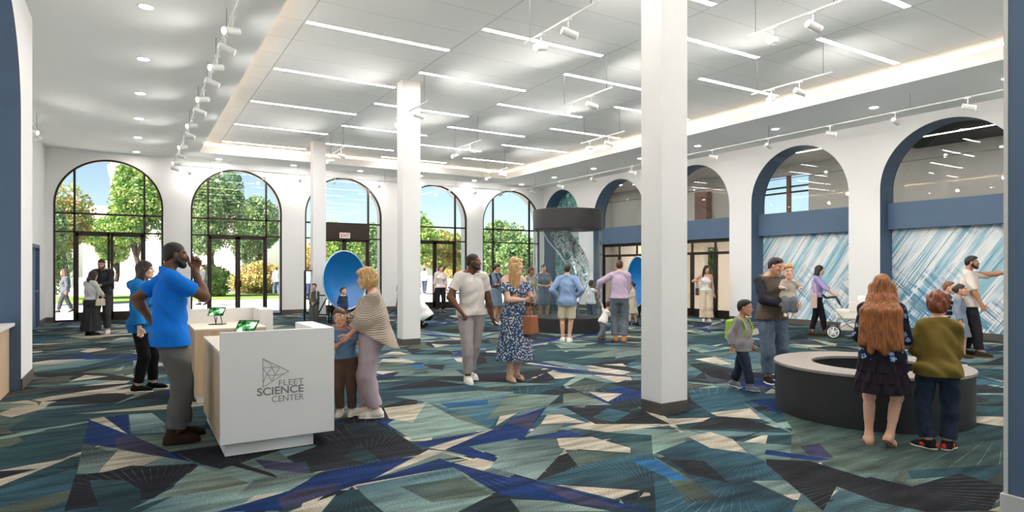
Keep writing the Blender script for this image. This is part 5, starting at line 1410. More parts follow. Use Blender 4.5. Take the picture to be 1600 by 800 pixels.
        if style == 'buzz': P = [E((0, -.017, .033), (.0755, .0975, .089)), E((0, -.04, -.01), (.068, .072, .078))]; cuts = [plane(.95, .004)]; wr = 0
        elif style == 'short': P = [E((0, -.017, .038), (.079, .102, .092)), E((0, .028, .084), (.056, .055, .034)), E((0, -.045, -.008), (.070, .071, .082))]; cuts = [plane(.92, .012)]; subs = [face]; wr = .0025
        elif style == 'mop': P = [E((0, -.012, .036), (.096, .116, .102)), E((0, -.05, -.03), (.086, .08, .09)), E((0, .06, .06), (.07, .05, .04))]; cuts = [plane(.55, -.052)]; subs = [face]; wr = .007
        elif style == 'bob': P = [E((0, -.014, .038), (.088, .108, .096)), E((0, -.045, -.025), (.096, .088, .10)), E((-.07, .0, -.04), (.032, .055, .07)), E((.07, .0, -.04), (.032, .055, .07)), E((.0, .06, .075), (.07, .05, .035))]; subs = [face]; wr = .005
        elif style in ('shoulder', 'long', 'longback'):
            P = [E((0, -.014, .036), (.082, .104, .094)), E((0, -.05, -.03), (.078, .066, .11))]; subs = [face]; wr = .003
            Lz = {'shoulder': .26, 'long': .46, 'longback': .74}[style]
            bk = s.Rt @ v3(0, -1, 0); dn = s.Rt @ v3(0, 0, -1)
            for i in range(9):
                t = (i - 4) / 4; x = t * .082
                a0 = f((x, -.05 + .045 * abs(t) ** 2, .0)); a1 = f((x * 1.12, -.085 + .06 * t * t, -.12))
                if style == 'longback':
                    zz = 1.02 + .05 * math.sin(i * 2.3) + .05 * abs(t); m1 = s.U(x * 1.6 / s.b * s.hs, -.128 + .03 * t * t, 1.40); m2 = s.U(x * 2.0 / s.b * s.hs, -.165 + .02 * t * t, zz)
                    P += [cone(a0, a1, .036 * q, .036 * q, .03), cone(a1, m1, .038 * q, .042 * q, .04), cone(m1, m2, .044 * q, .030 * q, .04)]
                else:
                    a2 = a1 + dn * (Lz * q - .10) + s.Rt @ v3(x * .25, 0, 0) + bk * .01 + dn * .03 * math.sin(i * 2.3)
                    P += [cone(a0, a1, .036 * q, .034 * q, .02), cone(a1, a2, .034 * q, .020 * q, .02)]
            if style == 'long':
                for q_ in (-1, 1):
                    if q_ == s.front: 
                        for i in range(3):
                            a0 = f((q_ * .07, .02 + .012 * i, .0)); a1 = f((q_ * (.092 - .006 * i), .035 + .02 * i, -.13)); a2 = s.U(q_ * (.10 - .028 * i), .115, 1.17)
                            P += [cone(a0, a1, .026 * q, .028 * q, .02), cone(a1, a2, .030 * q, .018 * q, .02)]
        elif style in ('tied', 'bun', 'pony'):
            P = [E((0, -.016, .034), (.076, .099, .0905)), E((0, -.05, -.01), (.068, .062, .078))]; cuts = [plane(.66, -.004)]; subs = [face]; wr = .0015
            if style == 'bun': P.append(E((0, -.115, .02), (.045, .04, .045), .012)); 
            if style == 'tied': P.append(E((0, -.11, -.02), (.032, .03, .034), .012))
            if style == 'pony': P += [cone(f((0, -.11, .02)), f((0, -.155, -.10)), .03 * q, .026 * q, .015), cone(f((0, -.155, -.10)), f((0, -.135, -.2)), .026 * q, .012 * q, .015)]
        elif style == 'baby': P = [E((0, -.012, .038), (.080, .102, .091)), E((0, .035, .085), (.06, .05, .03))]; cuts = [plane(.7, .016)]
        return s.part(name, P, hairm(c), k=.02, cuts=cuts, subs=subs, wrinkle=wr, wf=130, wdir=(1, 1, .12), seed=seed, vox=vx)
    def beard(s, c=None, full=True):
        f = s.headf; q = s.hs; H_ = s.Hr; c = c or s.hair_c
        P = [cone(f((-.026, .066, -.098)), f((.026, .066, -.098)), .027 * q, .027 * q, .02), cone(f((-.058, .008, -.05)), f((-.026, .064, -.092)), .024 * q, .026 * q, .02), cone(f((.058, .008, -.05)), f((.026, .064, -.092)), .024 * q, .026 * q, .02),
             cone(f((-.068, .002, -.005)), f((-.058, .01, -.05)), .014 * q, .022 * q, .02), cone(f((.068, .002, -.005)), f((.058, .01, -.05)), .014 * q, .022 * q, .02), cone(f((-.024, .090, -.047)), f((.024, .090, -.047)), .009 * q, .009 * q, .008)]
        subs = [('e', f((0, .10, -.062)), np.array((.021, .02, .0085)) * q, H_, None, .004)]
        return s.part('beard', P, hairm(c), k=.012, subs=subs, vox=min(s.vox, .006))
# ------------------------------------------------------------------ the people
DK, MD, TN, FR = (104, 68, 50), (176, 128, 100), (198, 150, 122), (222, 178, 156)
BLACKH, DKBR, BRN, AUB, BLOND, GING = (28, 24, 22), (52, 36, 28), (78, 54, 38), (128, 66, 34), (196, 158, 104), (150, 92, 48)
M['denim'] = two_tone('denim', 'denim', (72, 88, 108), (108, 124, 140), scale=22)
M['denim_dk'] = two_tone('denim_dark', 'denim', (30, 36, 50), (50, 60, 80), scale=24)
M['denim_grey'] = two_tone('denim_grey', 'denim', (84, 92, 102), (118, 124, 132), scale=22)
M['denim_shirt'] = two_tone('denim_shirt', 'denim', (90, 126, 160), (118, 150, 180), scale=40)
M['poncho'] = two_tone('ribbed_knit', 'knit', (196, 180, 166), (168, 151, 137), scale=17, rot=(0, .45, 0))
M['floral'] = two_tone('floral_dress', 'floral', (54, 76, 112), (206, 206, 202), (150, 140, 96), scale=36, thr=.50)
M['floral_dk'] = two_tone('floral_top', 'floral', (22, 24, 38), (124, 156, 204), (196, 210, 228), scale=13, thr=.44)
M['plaid_purple'] = two_tone('plaid_shirt', 'plaid', (206, 196, 212), (150, 140, 176), (178, 140, 160), scale=15)
M['plaid_green'] = two_tone('checked_shirt', 'plaid', (216, 214, 196), (92, 100, 92), (92, 100, 92), scale=11)
M['blue_shirt'] = two_tone('chambray', 'denim', (124, 148, 186), (144, 166, 200), scale=50)
M['stripe_navy'] = two_tone('striped_sweater', 'stripes', (34, 44, 66), (204, 208, 214), scale=3.2, thr=.82)
M['vest'] = two_tone('marl_knit', 'denim', (84, 72, 62), (106, 94, 82), scale=70)
M['leather'] = mat('tan_leather', (150, 88, 48), .45, var=.12)
M['pinkbag'] = mat('dusty_pink_leather', (202, 172, 160), .5)
def bag(name, pos, rz, w, d, h, m, label, cat='bag', strap=.2, taper=.75, group=None, ring=False):
    o = empty(name, pos, rz); tag(o, label, cat, group)
    b = MB(); b.prism([(-w / 2, -d / 2, 0), (w / 2, -d / 2, 0), (w / 2 * taper, -d / 2, h), (-w / 2 * taper, -d / 2, h)], (0, d, 0))
    bmesh.ops.bevel(b.bm, geom=list(b.bm.edges), offset=.012, segments=2, affect='EDGES', profile=.5)
    b.build('bag_body', m, o)
    for y in (-d * .3, d * .3):
        b = MB(); b.tube([(-w * .24, y, h - .02)] + [(w * .24 * -math.cos(math.pi * i / 10), y * (1 - .7 * math.sin(math.pi * i / 10)), h + strap * math.sin(math.pi * i / 10)) for i in range(11)] + [(w * .24, y, h - .02)], .008, 8); b.build('strap', m, o)
    return o
def wp(P, p):
    """person-local point -> world"""
    return Vector(P.pos + rotz(P.rz) @ np.asarray(p, float))

# man in the blue tee at the desk
p = Person('man in bright blue tee and grey trousers, hand on chin, at the desk', 266, 690, 98, 1.845, skin_c=DK, head=(-4, 2, 0), twist=0,
           R=(.07, .175, 1.485), Rp=(.34, .42, .8), L=(-.22, -.10, 1.02), Lp=(-.42, -.6, 1.15), fR=(.10, .02, 0, 10, 0), fL=(-.10, .10, 0, -4, 0), curl=(.9, .5),
           Rh=dict(dir=(-.25, .25, .9), thumb=(-.3, -.9, .2)), build=1.03)
p.make(hair_c=(32, 26, 24)); p.hair('buzz'); p.beard()
p.top('t_shirt', (16, 112, 210), sleeve=.66, hem=.84, wr=.004, loose=.012); p.trousers((98, 96, 95), loose=.022, wr=.006); p.shoes((58, 42, 32), sole=(46, 36, 30), high=.15, name='boot', wide=1.08)
# woman in the blue hoodie
p = Person('woman in bright blue hooded jacket and black leggings behind the man', 222, 611, 72, 1.70, sex='f', skin_c=FR, head=(4, 0, 0), R=(.27, .06, .84), L=(-.2, .14, 1.0), fR=(.08, -.03, 0, 5, 0), fL=(-.10, .10, 0, 0, 0))
p.make(hair_c=DKBR); p.hair('shoulder'); p.top('hooded_jacket', (24, 112, 178), sleeve=1.86, hem=.80, inf=.03, loose=.02, wr=.006, hood=True); p.trousers((26, 26, 28), loose=.004, inf=.007); p.shoes((24, 24, 26), sole=(232, 230, 226), name='sneaker')
# girl hugging
p = Person('little girl in denim top and brown leggings hugging the woman in the poncho', 541, 648, -8, 1.18, sex='f', skin_c=(206, 156, 128), head=(-8, 0, 16), roll=-4, R=(-.02, .17, 1.30), Rp=(.5, .1, 1.1), L=(-.40, .30, 1.02), Lp=(-.3, .1, .9), fR=(.10, .02, 0, 8, 0), fL=(-.10, .0, 0, 4, 0))
p.make(hair_c=BRN); p.hair('tied'); p.top('denim_top', 'denim_shirt', sleeve=.62, hem=.985, loose=.03, inf=.014, flare=.01); p.trousers((92, 72, 62), loose=.004, inf=.008, waist=.985); p.shoes((222, 216, 208), name='sneaker')
# woman in the poncho
p = Person('older woman in ribbed beige poncho and lilac trousers embracing the little girl', 580, 650, -92, 1.61, sex='f', skin_c=(214, 164, 140), head=(0, 6, 0), wide=.035, build=1.06, R=(.20, .34, 1.06), Rp=(.5, .0, .9), L=(-.10, .24, .98), Lp=(-.5, -.1, 1.1), fR=(.06, .06, 0, 10, 0), fL=(-.10, -.06, 0, -4, 0),
           Lh=dict(thumb=(0, .3, 1)), curl=(.9, .9))
p.make(hair_c=BLOND); p.hair('bob')
U, bw, b_ = p.U, p.bw, p.b
P_ = [('e', q[1], q[2] + .035, q[3], None, q[5]) if q[0] == 'e' else q[:3] + (q[3] + .03, q[4] + .03, q[5]) for q in p.torso[3:]]
P_ += [skirt(U(0, 0, 1.42), U(0, -.03, .72), .13 * bw, .33 * bw, .86, 5, .022, 1.2)] + [cone(p.arms[q][0], p.arms[q][1], .075 * bw, .085 * bw, .05) for q in 'RL'] + [ccone(p.arms[q][1], p.arms[q][1] * .35 + p.arms[q][2] * .65, .085 * bw, .09 * bw, .05) for q in 'RL']
nd = unit(v3(0, .45, 1)); p.part('poncho', P_, 'poncho', k=.04, cuts=[(nd, (p.nb + v3(0, 0, .04 * b_)) @ nd), (unit(v3(0, .55, -1)), -(U(0, .0, .93)[2]) * .912)], wrinkle=.007, wf=22, seed=4)
p.trousers((176, 162, 170), waist=1.0, loose=.016, inf=.012, wr=.006); p.shoes((224, 216, 208), name='sneaker', wide=1.12)
# man in the white tee
p = Person('man in off-white tee and pale grey jeans, hand in pocket, smiling', 737, 597, 22, 1.815, skin_c=(112, 72, 52), head=(48, 0, 0), R=(.185, .11, .96), Rp=(.62, -.1, 1.15), L=(-.29, .02, .87), fR=(.07, .04, 0, 10, 0), fL=(-.05, -.20, 0, -12, 0), curl=(.9, .6), build=1.02)
p.make(hair_c=BLACKH); p.hair('buzz'); p.beard(full=False); p.top('t_shirt', (214, 206, 200), sleeve=.62, hem=.91, vneck=.16, loose=.012); p.trousers((170, 160, 160), loose=.006, inf=.007, wr=.005, waist=.99); p.shoes((232, 228, 224), name='sneaker', wide=1.06)
# woman in the floral dress
p = Person('blonde woman in long blue floral off-shoulder dress holding a phone', 803, 594, 34, 1.765, sex='f', skin_c=FR, head=(34, 0, 0), R=(-.03, .27, 1.15), Rp=(.5, .1, .9), L=(-.06, .27, 1.16), Lp=(-.5, .05, .9), fR=(.10, .05, 0, 14, 0), fL=(-.07, -.04, 0, 0, 0), curl=(.75, .8), Rh=dict(thumb=(0, .2, 1)), Lh=dict(thumb=(0, .2, 1)))
p.front = 1
p.make(hair_c=BLOND); p.hair('long')
o = p.top('dress', 'floral', sleeve=.62, hem=.98, off=1.40, inf=.014, loose=.03, wr=.005)
p.skirt('floral', 1.10, .30, .145, .29, .85, 11, .014, name='dress_skirt', dy=.02); p.shoes((206, 172, 150), sole=(150, 120, 96), name='heeled_shoe', wide=.9, thick=.03)
ph = empty('phone', wp(p, p.U(-.045, .345, 1.19)), p.rz); tag(ph, 'small dark phone in the hands of the woman in the floral dress', 'phone'); b = MB(); b.box((-.04, -.05, -.005), (.04, .07, .005), .003); b.build('phone_body', M['blackm'], ph)
q_w = wp(p, p.arms['L'][1] * .55 + p.arms['L'][2] * .45)
bag('tote_bag', (q_w.x, q_w.y, q_w.z - .50), p.rz + .5, .30, .14, .26, M['leather'], 'tan leather handbag hanging from the forearm of the woman in floral', strap=.23, taper=.72)
# man in chambray shirt and shorts
p = Person('man in blue shirt and beige shorts, hands on hips, seen from behind', 886, 534, 176, 1.71, skin_c=(206, 160, 134), R=(.20, .03, .99), Rp=(.65, -.3, 1.2), L=(-.20, .03, .99), Lp=(-.65, -.3, 1.2), fR=(.05, -.03, 0, 14, 0), fL=(-.10, .05, 0, -14, 0), curl=(.8, .8))
p.make(hair_c=DKBR); p.hair('short'); p.top('shirt', 'blue_shirt', sleeve=1.7, hem=.82, inf=.018, loose=.016, body=.012, wr=.006); p.trousers((204, 190, 168), to=.44, loose=.02, name='shorts'); p.shoes((236, 234, 230), name='sneaker', high=.09)
# man in plaid shirt with toddler
p = Person('man in lilac plaid shirt and jeans, back turned, holding the toddler by hand', 968, 534, 172, 1.79, skin_c=(206, 160, 134), L=(-.47, .10, 1.04), Lp=(-.8, -.2, 1.3), R=(.10, .28, 1.05), fR=(.09, 0, 0, 6, 0), fL=(-.09, .03, 0, -30, 0))
p.make(hair_c=(70, 40, 28)); p.hair('short'); p.top('shirt', 'plaid_purple', sleeve=1.5, hem=.93, inf=.018, loose=.018, body=.01, wr=.005); p.trousers('denim_grey', loose=.02, wr=.006, waist=.98); p.shoes((176, 120, 70), sole=(120, 84, 56), name='shoe')
hz = p.U(0, 0, .955)
p.part('belt', [('e', hz, np.array([.186, .142, .022]) * p.bw, p.Rt, None, .01)], (112, 66, 48))
handw = wp(p, p.arms['L'][2])
t = Person('toddler in white tee and jeans leaning forward, held by one hand', 942, 531, 120, .90, dep=13.9, skin_c=FR, lean=22, L=('w', handw.x, handw.y, handw.z - .09), Lp=(-.4, .1, 1.6), R=(.12, .62, 1.12), fR=(.10, -.28, .03, 6, -30), fL=(-.06, .05, 0, 0, 0), hips=(0, .0, .44))
t.make(hair_c=BRN); t.hair('short'); t.top('t_shirt', (228, 220, 216), sleeve=.7, hem=.84, inf=.012); t.trousers('denim_grey', loose=.012); t.shoes((70, 60, 50), sole=(196, 160, 100), name='shoe')
# girl in beige dress
p = Person('girl in pale green dress with hair in a bun, beside the lobby dish', 988, 508, -76, 1.25, sex='f', skin_c=FR, fR=(.08, -.22, 0, 0, 0), fL=(-.08, .16, 0, 0, 0))
p.make(hair_c=BRN); p.hair('bun'); p.top('dress', (186, 184, 164), sleeve=.7, hem=.95, inf=.012, loose=.015); p.skirt((186, 184, 164), 1.1, .50, .14, .27, .85, 8, .012, name='dress_skirt'); p.shoes((58, 50, 46), sole=(40, 36, 34), high=.17, name='boot')
# children behind the cylinder
p = Person('boy in green tee with hands on hips, behind the glass cylinder', 897, 505, 38, 1.22, dep=17.9, skin_c=TN, R=(.19, .02, 1.0), Rp=(.6, -.25, 1.1), L=(-.19, .02, 1.0), Lp=(-.6, -.25, 1.1), pos=tuple(onz(897, 508)))
p.make(hair_c=DKBR); p.hair('short'); p.top('t_shirt', (122, 136, 112), sleeve=.6, hem=.88); p.trousers((118, 112, 112), loose=.014); p.shoes((70, 66, 64))
p = Person('child in white shirt and jeans with raised hands, beyond the glass cylinder', 922, 506, 150, 1.28, skin_c=(150, 106, 84), R=(.06, .24, 1.58), Rp=(.4, .2, 1.1), L=(-.06, .24, 1.58), Lp=(-.4, .2, 1.1), pos=tuple(onz(923, 507)))
p.make(hair_c=DKBR); p.hair('short'); p.top('shirt', (226, 226, 226), sleeve=1.8, hem=.86, loose=.016); p.trousers('denim', loose=.014); p.shoes((200, 196, 190))
# solid figure standing in for a translucent reflection in the cylinder
p = Person('woman in grey denim dress standing in for a reflection in the glass cylinder', 849, 505, 20, 1.74, sex='f', skin_c=TN, R=(.05, .22, 1.12), Rp=(.5, 0, .95), L=(-.05, .22, 1.12), Lp=(-.5, 0, .95), pos=tuple(onz(849, 505)))
p.make(hair_c=DKBR); p.hair('tied'); p.top('dress', (96, 106, 116), sleeve=.6, hem=.95); p.skirt('denim', 1.1, .55, .14, .22, .85, 7, .008, name='dress_skirt'); p.shoes((190, 170, 150))
# woman with backpack
p = Person('woman in denim dress wearing a dark backpack, behind the couple', 775, 507, 62, 1.76, sex='f', skin_c=TN, head=(10, 8, 0), R=(.02, .26, 1.15), Rp=(.5, .1, .9), L=(-.02, .26, 1.15), Lp=(-.5, .1, .9))
p.make(hair_c=DKBR); p.hair('bun'); p.top('dress', (100, 118, 140), sleeve=.9, hem=.95, loose=.02); p.skirt((112, 130, 150), 1.1, .53, .14, .23, .85, 7, .01, name='dress_skirt'); p.shoes((226, 224, 222), name='sneaker')
def backpack(P, m, label, sc=1.0):
    c = wp(P, P.U(0, -.22, 1.22)); o = empty('backpack', c, P.rz); tag(o, label, 'backpack')
    b = MB(); b.box((-.14 * sc, -.08 * sc, -.20 * sc), (.14 * sc, .075 * sc, .20 * sc), .05 * sc, seg=3); b.build('pack_body', m, o)
    b = MB(); b.box((-.10 * sc, -.115 * sc, -.17 * sc), (.10 * sc, -.07 * sc, .0), .025 * sc, seg=2); b.build('front_pocket', m, o)
    for q in (-1, 1):
        pts = [P.U(.11 * q, -.16, 1.38), P.U(.125 * q, -.06, 1.505), P.U(.125 * q, .08, 1.45), P.U(.13 * q, .155, 1.28), P.U(.15 * q, .10, 1.10), P.U(.14 * q, -.15, 1.04)]
        b = MB(); Wv = [wp(P, a) - c for a in pts]; Wv = [Matrix.Rotation(-P.rz, 3, 'Z') @ a for a in Wv]; b.tube(Wv, .018 * sc, 8); b.build('shoulder_strap', m, o)
    return o
backpack(p, mat('backpack_nylon', (48, 46, 50), .8), 'dark backpack on the woman in the denim dress')
p = Person('woman in checked green shirt and navy shorts, right of the blonde woman', 829, 508, 40, 1.66, sex='f', skin_c=(150, 106, 82), head=(20, 0, 0), group=None)
p.make(hair_c=BRN); p.hair('tied'); p.top('shirt', 'plaid_green', sleeve=.8, hem=.88, loose=.016, body=.01); p.trousers((36, 40, 58), to=.40, loose=.02, name='shorts'); p.shoes((120, 100, 84))
# couple at the first window
p = Person('man in charcoal sweater looking down at a phone by the first window', 160, 521, -22, 1.86, skin_c=TN, head=(8, 22, 0), R=(.0, .29, 1.10), Rp=(.6, 0, .95), L=(-.04, .30, 1.12), Lp=(-.6, 0, .95), fR=(.09, 0, 0, 8, 0), fL=(-.13, .05, 0, -14, 0), curl=(.8, .8))
p.make(hair_c=BLACKH); p.hair('short'); p.beard(); p.top('sweater', (44, 46, 50), sleeve=1.75, hem=.90, inf=.014); p.trousers((64, 62, 64), loose=.014); p.shoes((222, 214, 206), name='sneaker')
ph = empty('phone', wp(p, p.U(-.02, .38, 1.14)), p.rz); tag(ph, 'phone in the hands of the man in the charcoal sweater', 'phone'); b = MB(); b.box((-.04, -.05, -.005), (.04, .06, .005), .002); b.build('phone_body', M['blackm'], ph)
p = Person('woman in pale grey blouse and long dark skirt beside the charcoal sweater man', 142, 524, 128, 1.57, sex='f', skin_c=FR, head=(-6, 16, 0), R=(.04, .28, 1.12), Rp=(.5, 0, .95), L=(-.06, .30, 1.10), Lp=(-.5, 0, .95))
p.make(hair_c=(44, 26, 26)); p.hair('shoulder'); p.top('blouse', (190, 194, 194), sleeve=1.4, hem=.98, inf=.02, loose=.03, body=.014, wr=.006); p.skirt((50, 50, 52), 1.06, .12, .145, .27, .85, 10, .016, name='skirt', wr=.004); p.shoes((40, 34, 32), sole=(30, 28, 28), name='boot', high=.14)
q_w = wp(p, p.U(.27, .06, .93)); bag('shoulder_bag', (q_w.x, q_w.y, q_w.z - .1), p.rz + 1.2, .2, .08, .17, mat('beige_leather', (206, 192, 170), .5), 'small beige bag at the side of the woman in the long skirt', strap=.22, taper=.9)
# outdoors
p = Person('woman in grey jacket with a pale green bag walking outside the first window', 101, 489, -72, 1.60, sex='f', skin_c=TN, fR=(.08, -.30, .03, 0, -20), fL=(-.08, .26, 0, 0, 0)); pw_ = p
p.make(hair_c=(120, 84, 70)); p.hair('long' if False else 'shoulder'); p.top('jacket', (96, 98, 106), sleeve=1.85, hem=.84, inf=.02); p.trousers((72, 74, 82), loose=.006); p.shoes((60, 58, 58))
q_w = wp(p, p.U(-.06, -.20, 1.02)); bag('shoulder_bag', q_w, p.rz, .34, .1, .36, mat('mint_canvas', (186, 212, 190), .8), 'pale green shoulder bag of the woman outside the first window', strap=.2, taper=.95)
p = Person('man in grey suit walking outside the second window', 317, 477, -62, 1.79, skin_c=TN, fR=(.09, -.20, .02, 0, -15), fL=(-.09, .20, 0, 0, 0), L=(-.24, .16, .9))
p.make(hair_c=DKBR); p.hair('short'); p.top('suit_jacket', (82, 84, 90), sleeve=1.85, hem=.78, inf=.02); p.trousers((74, 76, 82), loose=.016); p.shoes((36, 34, 34))
def passer(label, u, v, dep, face, h, top, leg, hair=DKBR, sex='m', **kw):
    pp_ = atd(u, 421, dep); p = Person(label, u, v, face, h, sex=sex, skin_c=TN, pos=(pp_.x, pp_.y, 0), z0=-.03, fR=(.09, -.14, 0, 0, 0), fL=(-.09, .14, 0, 0, 0), **kw)
    p.make(hair_c=hair); p.hair('short' if sex == 'm' else 'tied'); p.top('shirt', top, sleeve=1.5, hem=.86); p.trousers(leg, loose=.012); p.shoes((50, 48, 48), sole=None)
    return p
passer('person in pink top far outside at the left edge of the first window', 91, 0, 44, 170, 1.6, (226, 80, 110), (60, 66, 90))
passer('person in white shirt far outside at the right edge of the second window', 432, 0, 38, -150, 1.76, (226, 226, 226), (96, 112, 140))
passer('person in pale blue shirt outside behind the black dish frame', 480, 0, 34, 150, 1.74, (170, 196, 222), (54, 64, 92))
passer('person in white shirt far outside left of the fourth window', 663, 0, 43, 165, 1.72, (226, 228, 232), (66, 76, 96))
passer('child in pale blue shirt far outside left of the fourth window', 655, 0, 42, 120, 1.2, (176, 188, 206), (120, 124, 132))
passer('person in blue top outside just right of the grandmother', 607, 0, 30, 40, 1.62, (84, 104, 176), (70, 70, 84))
passer('person in dark clothes far outside the second window', 388, 0, 52, 30, 1.5, (48, 46, 54), (200, 160, 160))
# children by the dish
p = Person('child in grey jumpsuit with folded hands in front of the black frame', 491, 506, -14, 1.19, skin_c=FR, R=(.04, .20, .97), Rp=(.55, -.1, .95), L=(-.04, .20, .97), Lp=(-.55, -.1, .95))
p.make(hair_c=BRN); p.hair('tied'); p.top('jumpsuit', (98, 96, 94), sleeve=1.75, hem=.90, inf=.014, loose=.014); p.trousers((98, 96, 94), loose=.022); p.shoes((60, 58, 58))
b_ = backpack(p, mat('white_canvas', (214, 210, 204), .85), 'pale backpack on the child in the grey jumpsuit', .8)
p = Person('small boy in navy sweater in front of the blue dish', 536, 508, 24, 1.08, skin_c=FR, head=(28, -6, 0), R=(.22, .06, .9), L=(-.22, .06, .9), pos=tuple(onz(536, 508)))
p.make(hair_c=BRN); p.hair('short'); p.top('sweater', (44, 56, 84), sleeve=1.8, hem=.88); p.trousers((70, 74, 84)); p.shoes((60, 60, 64))
# woman in blush blouse
p = Person('woman in blush blouse and black trousers standing at the fourth window', 688, 489, 12, 1.75, sex='f', skin_c=(206, 158, 134), head=(34, 0, 0))
p.make(hair_c=DKBR); p.hair('pony'); p.top('blouse', (222, 208, 206), sleeve=1.3, hem=.93, inf=.018, loose=.02); p.trousers((36, 34, 38), loose=.002, waist=.99); p.shoes((70, 56, 50), name='boot', high=.14, sole=(50, 44, 40))
# crouching person behind the middle column
pp_ = onz(655, 512)
p = Person('person in white jacket crouching behind the middle column', 655, 512, -100, 1.70, skin_c=TN, pos=(pp_.x + .12, pp_.y - .05, 0), lean=34, hips=(0, -.10, .30), fR=(.10, .12, 0, 0, 0), fL=(-.10, -.04, .02, 0, -35), R=(.1, .55, .9), L=(-.1, .55, .9), kneeR=(.12, .9, .55), kneeL=(-.12, .8, .3))
p.make(hair_c=DKBR); p.hair('short'); p.top('jacket', (232, 232, 232), sleeve=1.85, hem=.88, inf=.025, body=.02); p.trousers((24, 24, 26), loose=.014); p.shoes((26, 26, 28), sole=(40, 40, 40))
p = Person('person in maroon top mostly hidden behind the middle column', 630, 503, -60, 1.12, skin_c=TN, pos=tuple(atd(625, 421, 18.9))[:2] + (0,))
p.make(hair_c=DKBR); p.hair('short'); p.top('hoodie', (110, 44, 56), sleeve=1.8, hem=.85, inf=.02); p.trousers((60, 54, 60)); p.shoes((60, 58, 58))
# woman at the lobby doors
p = Person('woman in white camisole and wide cream trousers at the lobby doors', 1103, 502, 8, 1.71, sex='f', skin_c=(206, 154, 128), head=(24, 0, 0), R=(.26, .10, 1.28), Rp=(.6, -.2, 1.1), fR=(.08, .04, 0, 8, 0), fL=(-.09, .06, 0, -8, 0))
p.make(hair_c=DKBR); p.hair('shoulder'); p.top('camisole', (232, 228, 224), sleeve=0, hem=.98, off=1.40, inf=.010); p.trousers((216, 198, 176), loose=.035, inf=.014, wr=.005, flare=.03, waist=1.03); p.shoes((222, 212, 200))
q_w = wp(p, p.U(.26, -.04, .82)); bag('shoulder_bag', q_w, p.rz + 1.4, .26, .1, .22, mat('black_leather', (36, 30, 30), .5), 'black shoulder bag of the woman in cream trousers', strap=.24)
# woman with the pushchair
p = Person('woman in lilac shirt and black jeans pushing the cream pushchair', 1277, 523, 88, 1.69, sex='f', skin_c=FR, head=(-4, 8, 0), R=(.20, .40, 1.02), Rp=(.45, -.2, .9), L=(-.20, .40, 1.02), Lp=(-.45, -.2, .9), fR=(.09, .18, 0, 6, 0), fL=(-.08, -.14, 0, 0, 0), curl=(1.1, 1.1), Rh=dict(thumb=(-1, .2, .1)), Lh=dict(thumb=(1, .2, .1)))
p.make(hair_c=BLACKH); p.hair('shoulder'); p.top('shirt', (160, 148, 196), sleeve=1.35, hem=.96, inf=.018, loose=.02, wr=.006); p.trousers((28, 28, 32), loose=.003, inf=.008, waist=1.04); p.shoes((88, 66, 58), sole=(60, 48, 42), name='boot', high=.15)
q_w = wp(p, p.U(.30, -.06, .70)); bag('tote_bag', q_w, p.rz, .32, .13, .34, M['pinkbag'], 'dusty pink tote bag on the arm of the woman with the pushchair', strap=.24, taper=1.0)
# father with baby
p = Person('man in brown knit and faded jeans carrying a baby', 1206, 597, 30, 1.765, skin_c=(206, 156, 130), head=(34, 16, 0), build=1.03, R=(.02, .30, 1.10), Rp=(.6, .0, .9), L=(-.10, .38, 1.06), Lp=(-.6, .1, .95), fR=(.09, .05, 0, 14, 0), fL=(-.14, -.06, 0, -10, 0), curl=(.6, .7), Rh=dict(dir=(-.9, .3, 0), thumb=(0, .2, 1)), Lh=dict(dir=(.2, .9, .2), thumb=(.2, .2, 1)))
p.make(hair_c=(54, 38, 30)); p.hair('short'); p.top('sweater', 'vest', sleeve=0, hem=.88, inf=.018, wr=.005, body=.008); 
P_ = p.arm_cover(1.86, .016, .01); p.part('sleeve', P_, (46, 46, 56), wrinkle=.005)
p.trousers('denim', loose=.026, wr=.007); p.shoes((34, 28, 28), sole=(232, 228, 224), name='sneaker', high=.13)
c_ = p.U(-.08, .27, 1.19)
wb = wp(p, c_)
t = Person('fair haired baby in grey top and pale jeans on the father\'s arm', 1234, 482, 6, .80, skin_c=(232, 188, 168), pos=(wb.x, wb.y, 0), z0=wb.z - .40 * 1.0 + .06, hips=(0, 0, .36), R=(.16, .40, 1.22), Rp=(.5, .1, 1.1), L=(-.30, .22, 1.2), Lp=(-.5, 0, 1.1), fR=(.13, .36, .25, 8, 0), fL=(-.13, .36, .25, -8, 0), kneeR=(.16, 1.2, 1.2), kneeL=(-.16, 1.2, 1.2), head=(6, 4, 6))
t.make(hair_c=(206, 156, 96)); t.hair('baby'); t.top('top', (176, 166, 154), sleeve=.9, hem=.86, inf=.014, loose=.012); t.trousers('denim_grey', loose=.014, inf=.012); t.shoes((216, 186, 172), sole=(226, 214, 204), name='shoe')
# boy with the green backpack
p = Person('boy in grey shirt and jeans with green backpack straps, walking', 1160, 608, 62, 1.19, skin_c=(188, 136, 106), head=(10, 4, 0), R=(.24, -.10, .90), L=(-.22, .10, .90), fR=(.08, .22, 0, 4, 0), fL=(-.08, -.26, .01, 0, -8))
p.make(hair_c=BLACKH); p.hair('short'); p.top('shirt', (140, 134, 136), sleeve=1.86, hem=.80, inf=.018, loose=.014, body=.01, wr=.005); p.trousers('denim_dk', loose=.012, wr=.005); p.shoes((110, 120, 130), sole=(226, 222, 216), name='sneaker')
backpack(p, mat('lime_nylon', (150, 186, 70), .7), 'lime green backpack on the boy in the grey shirt', .72)
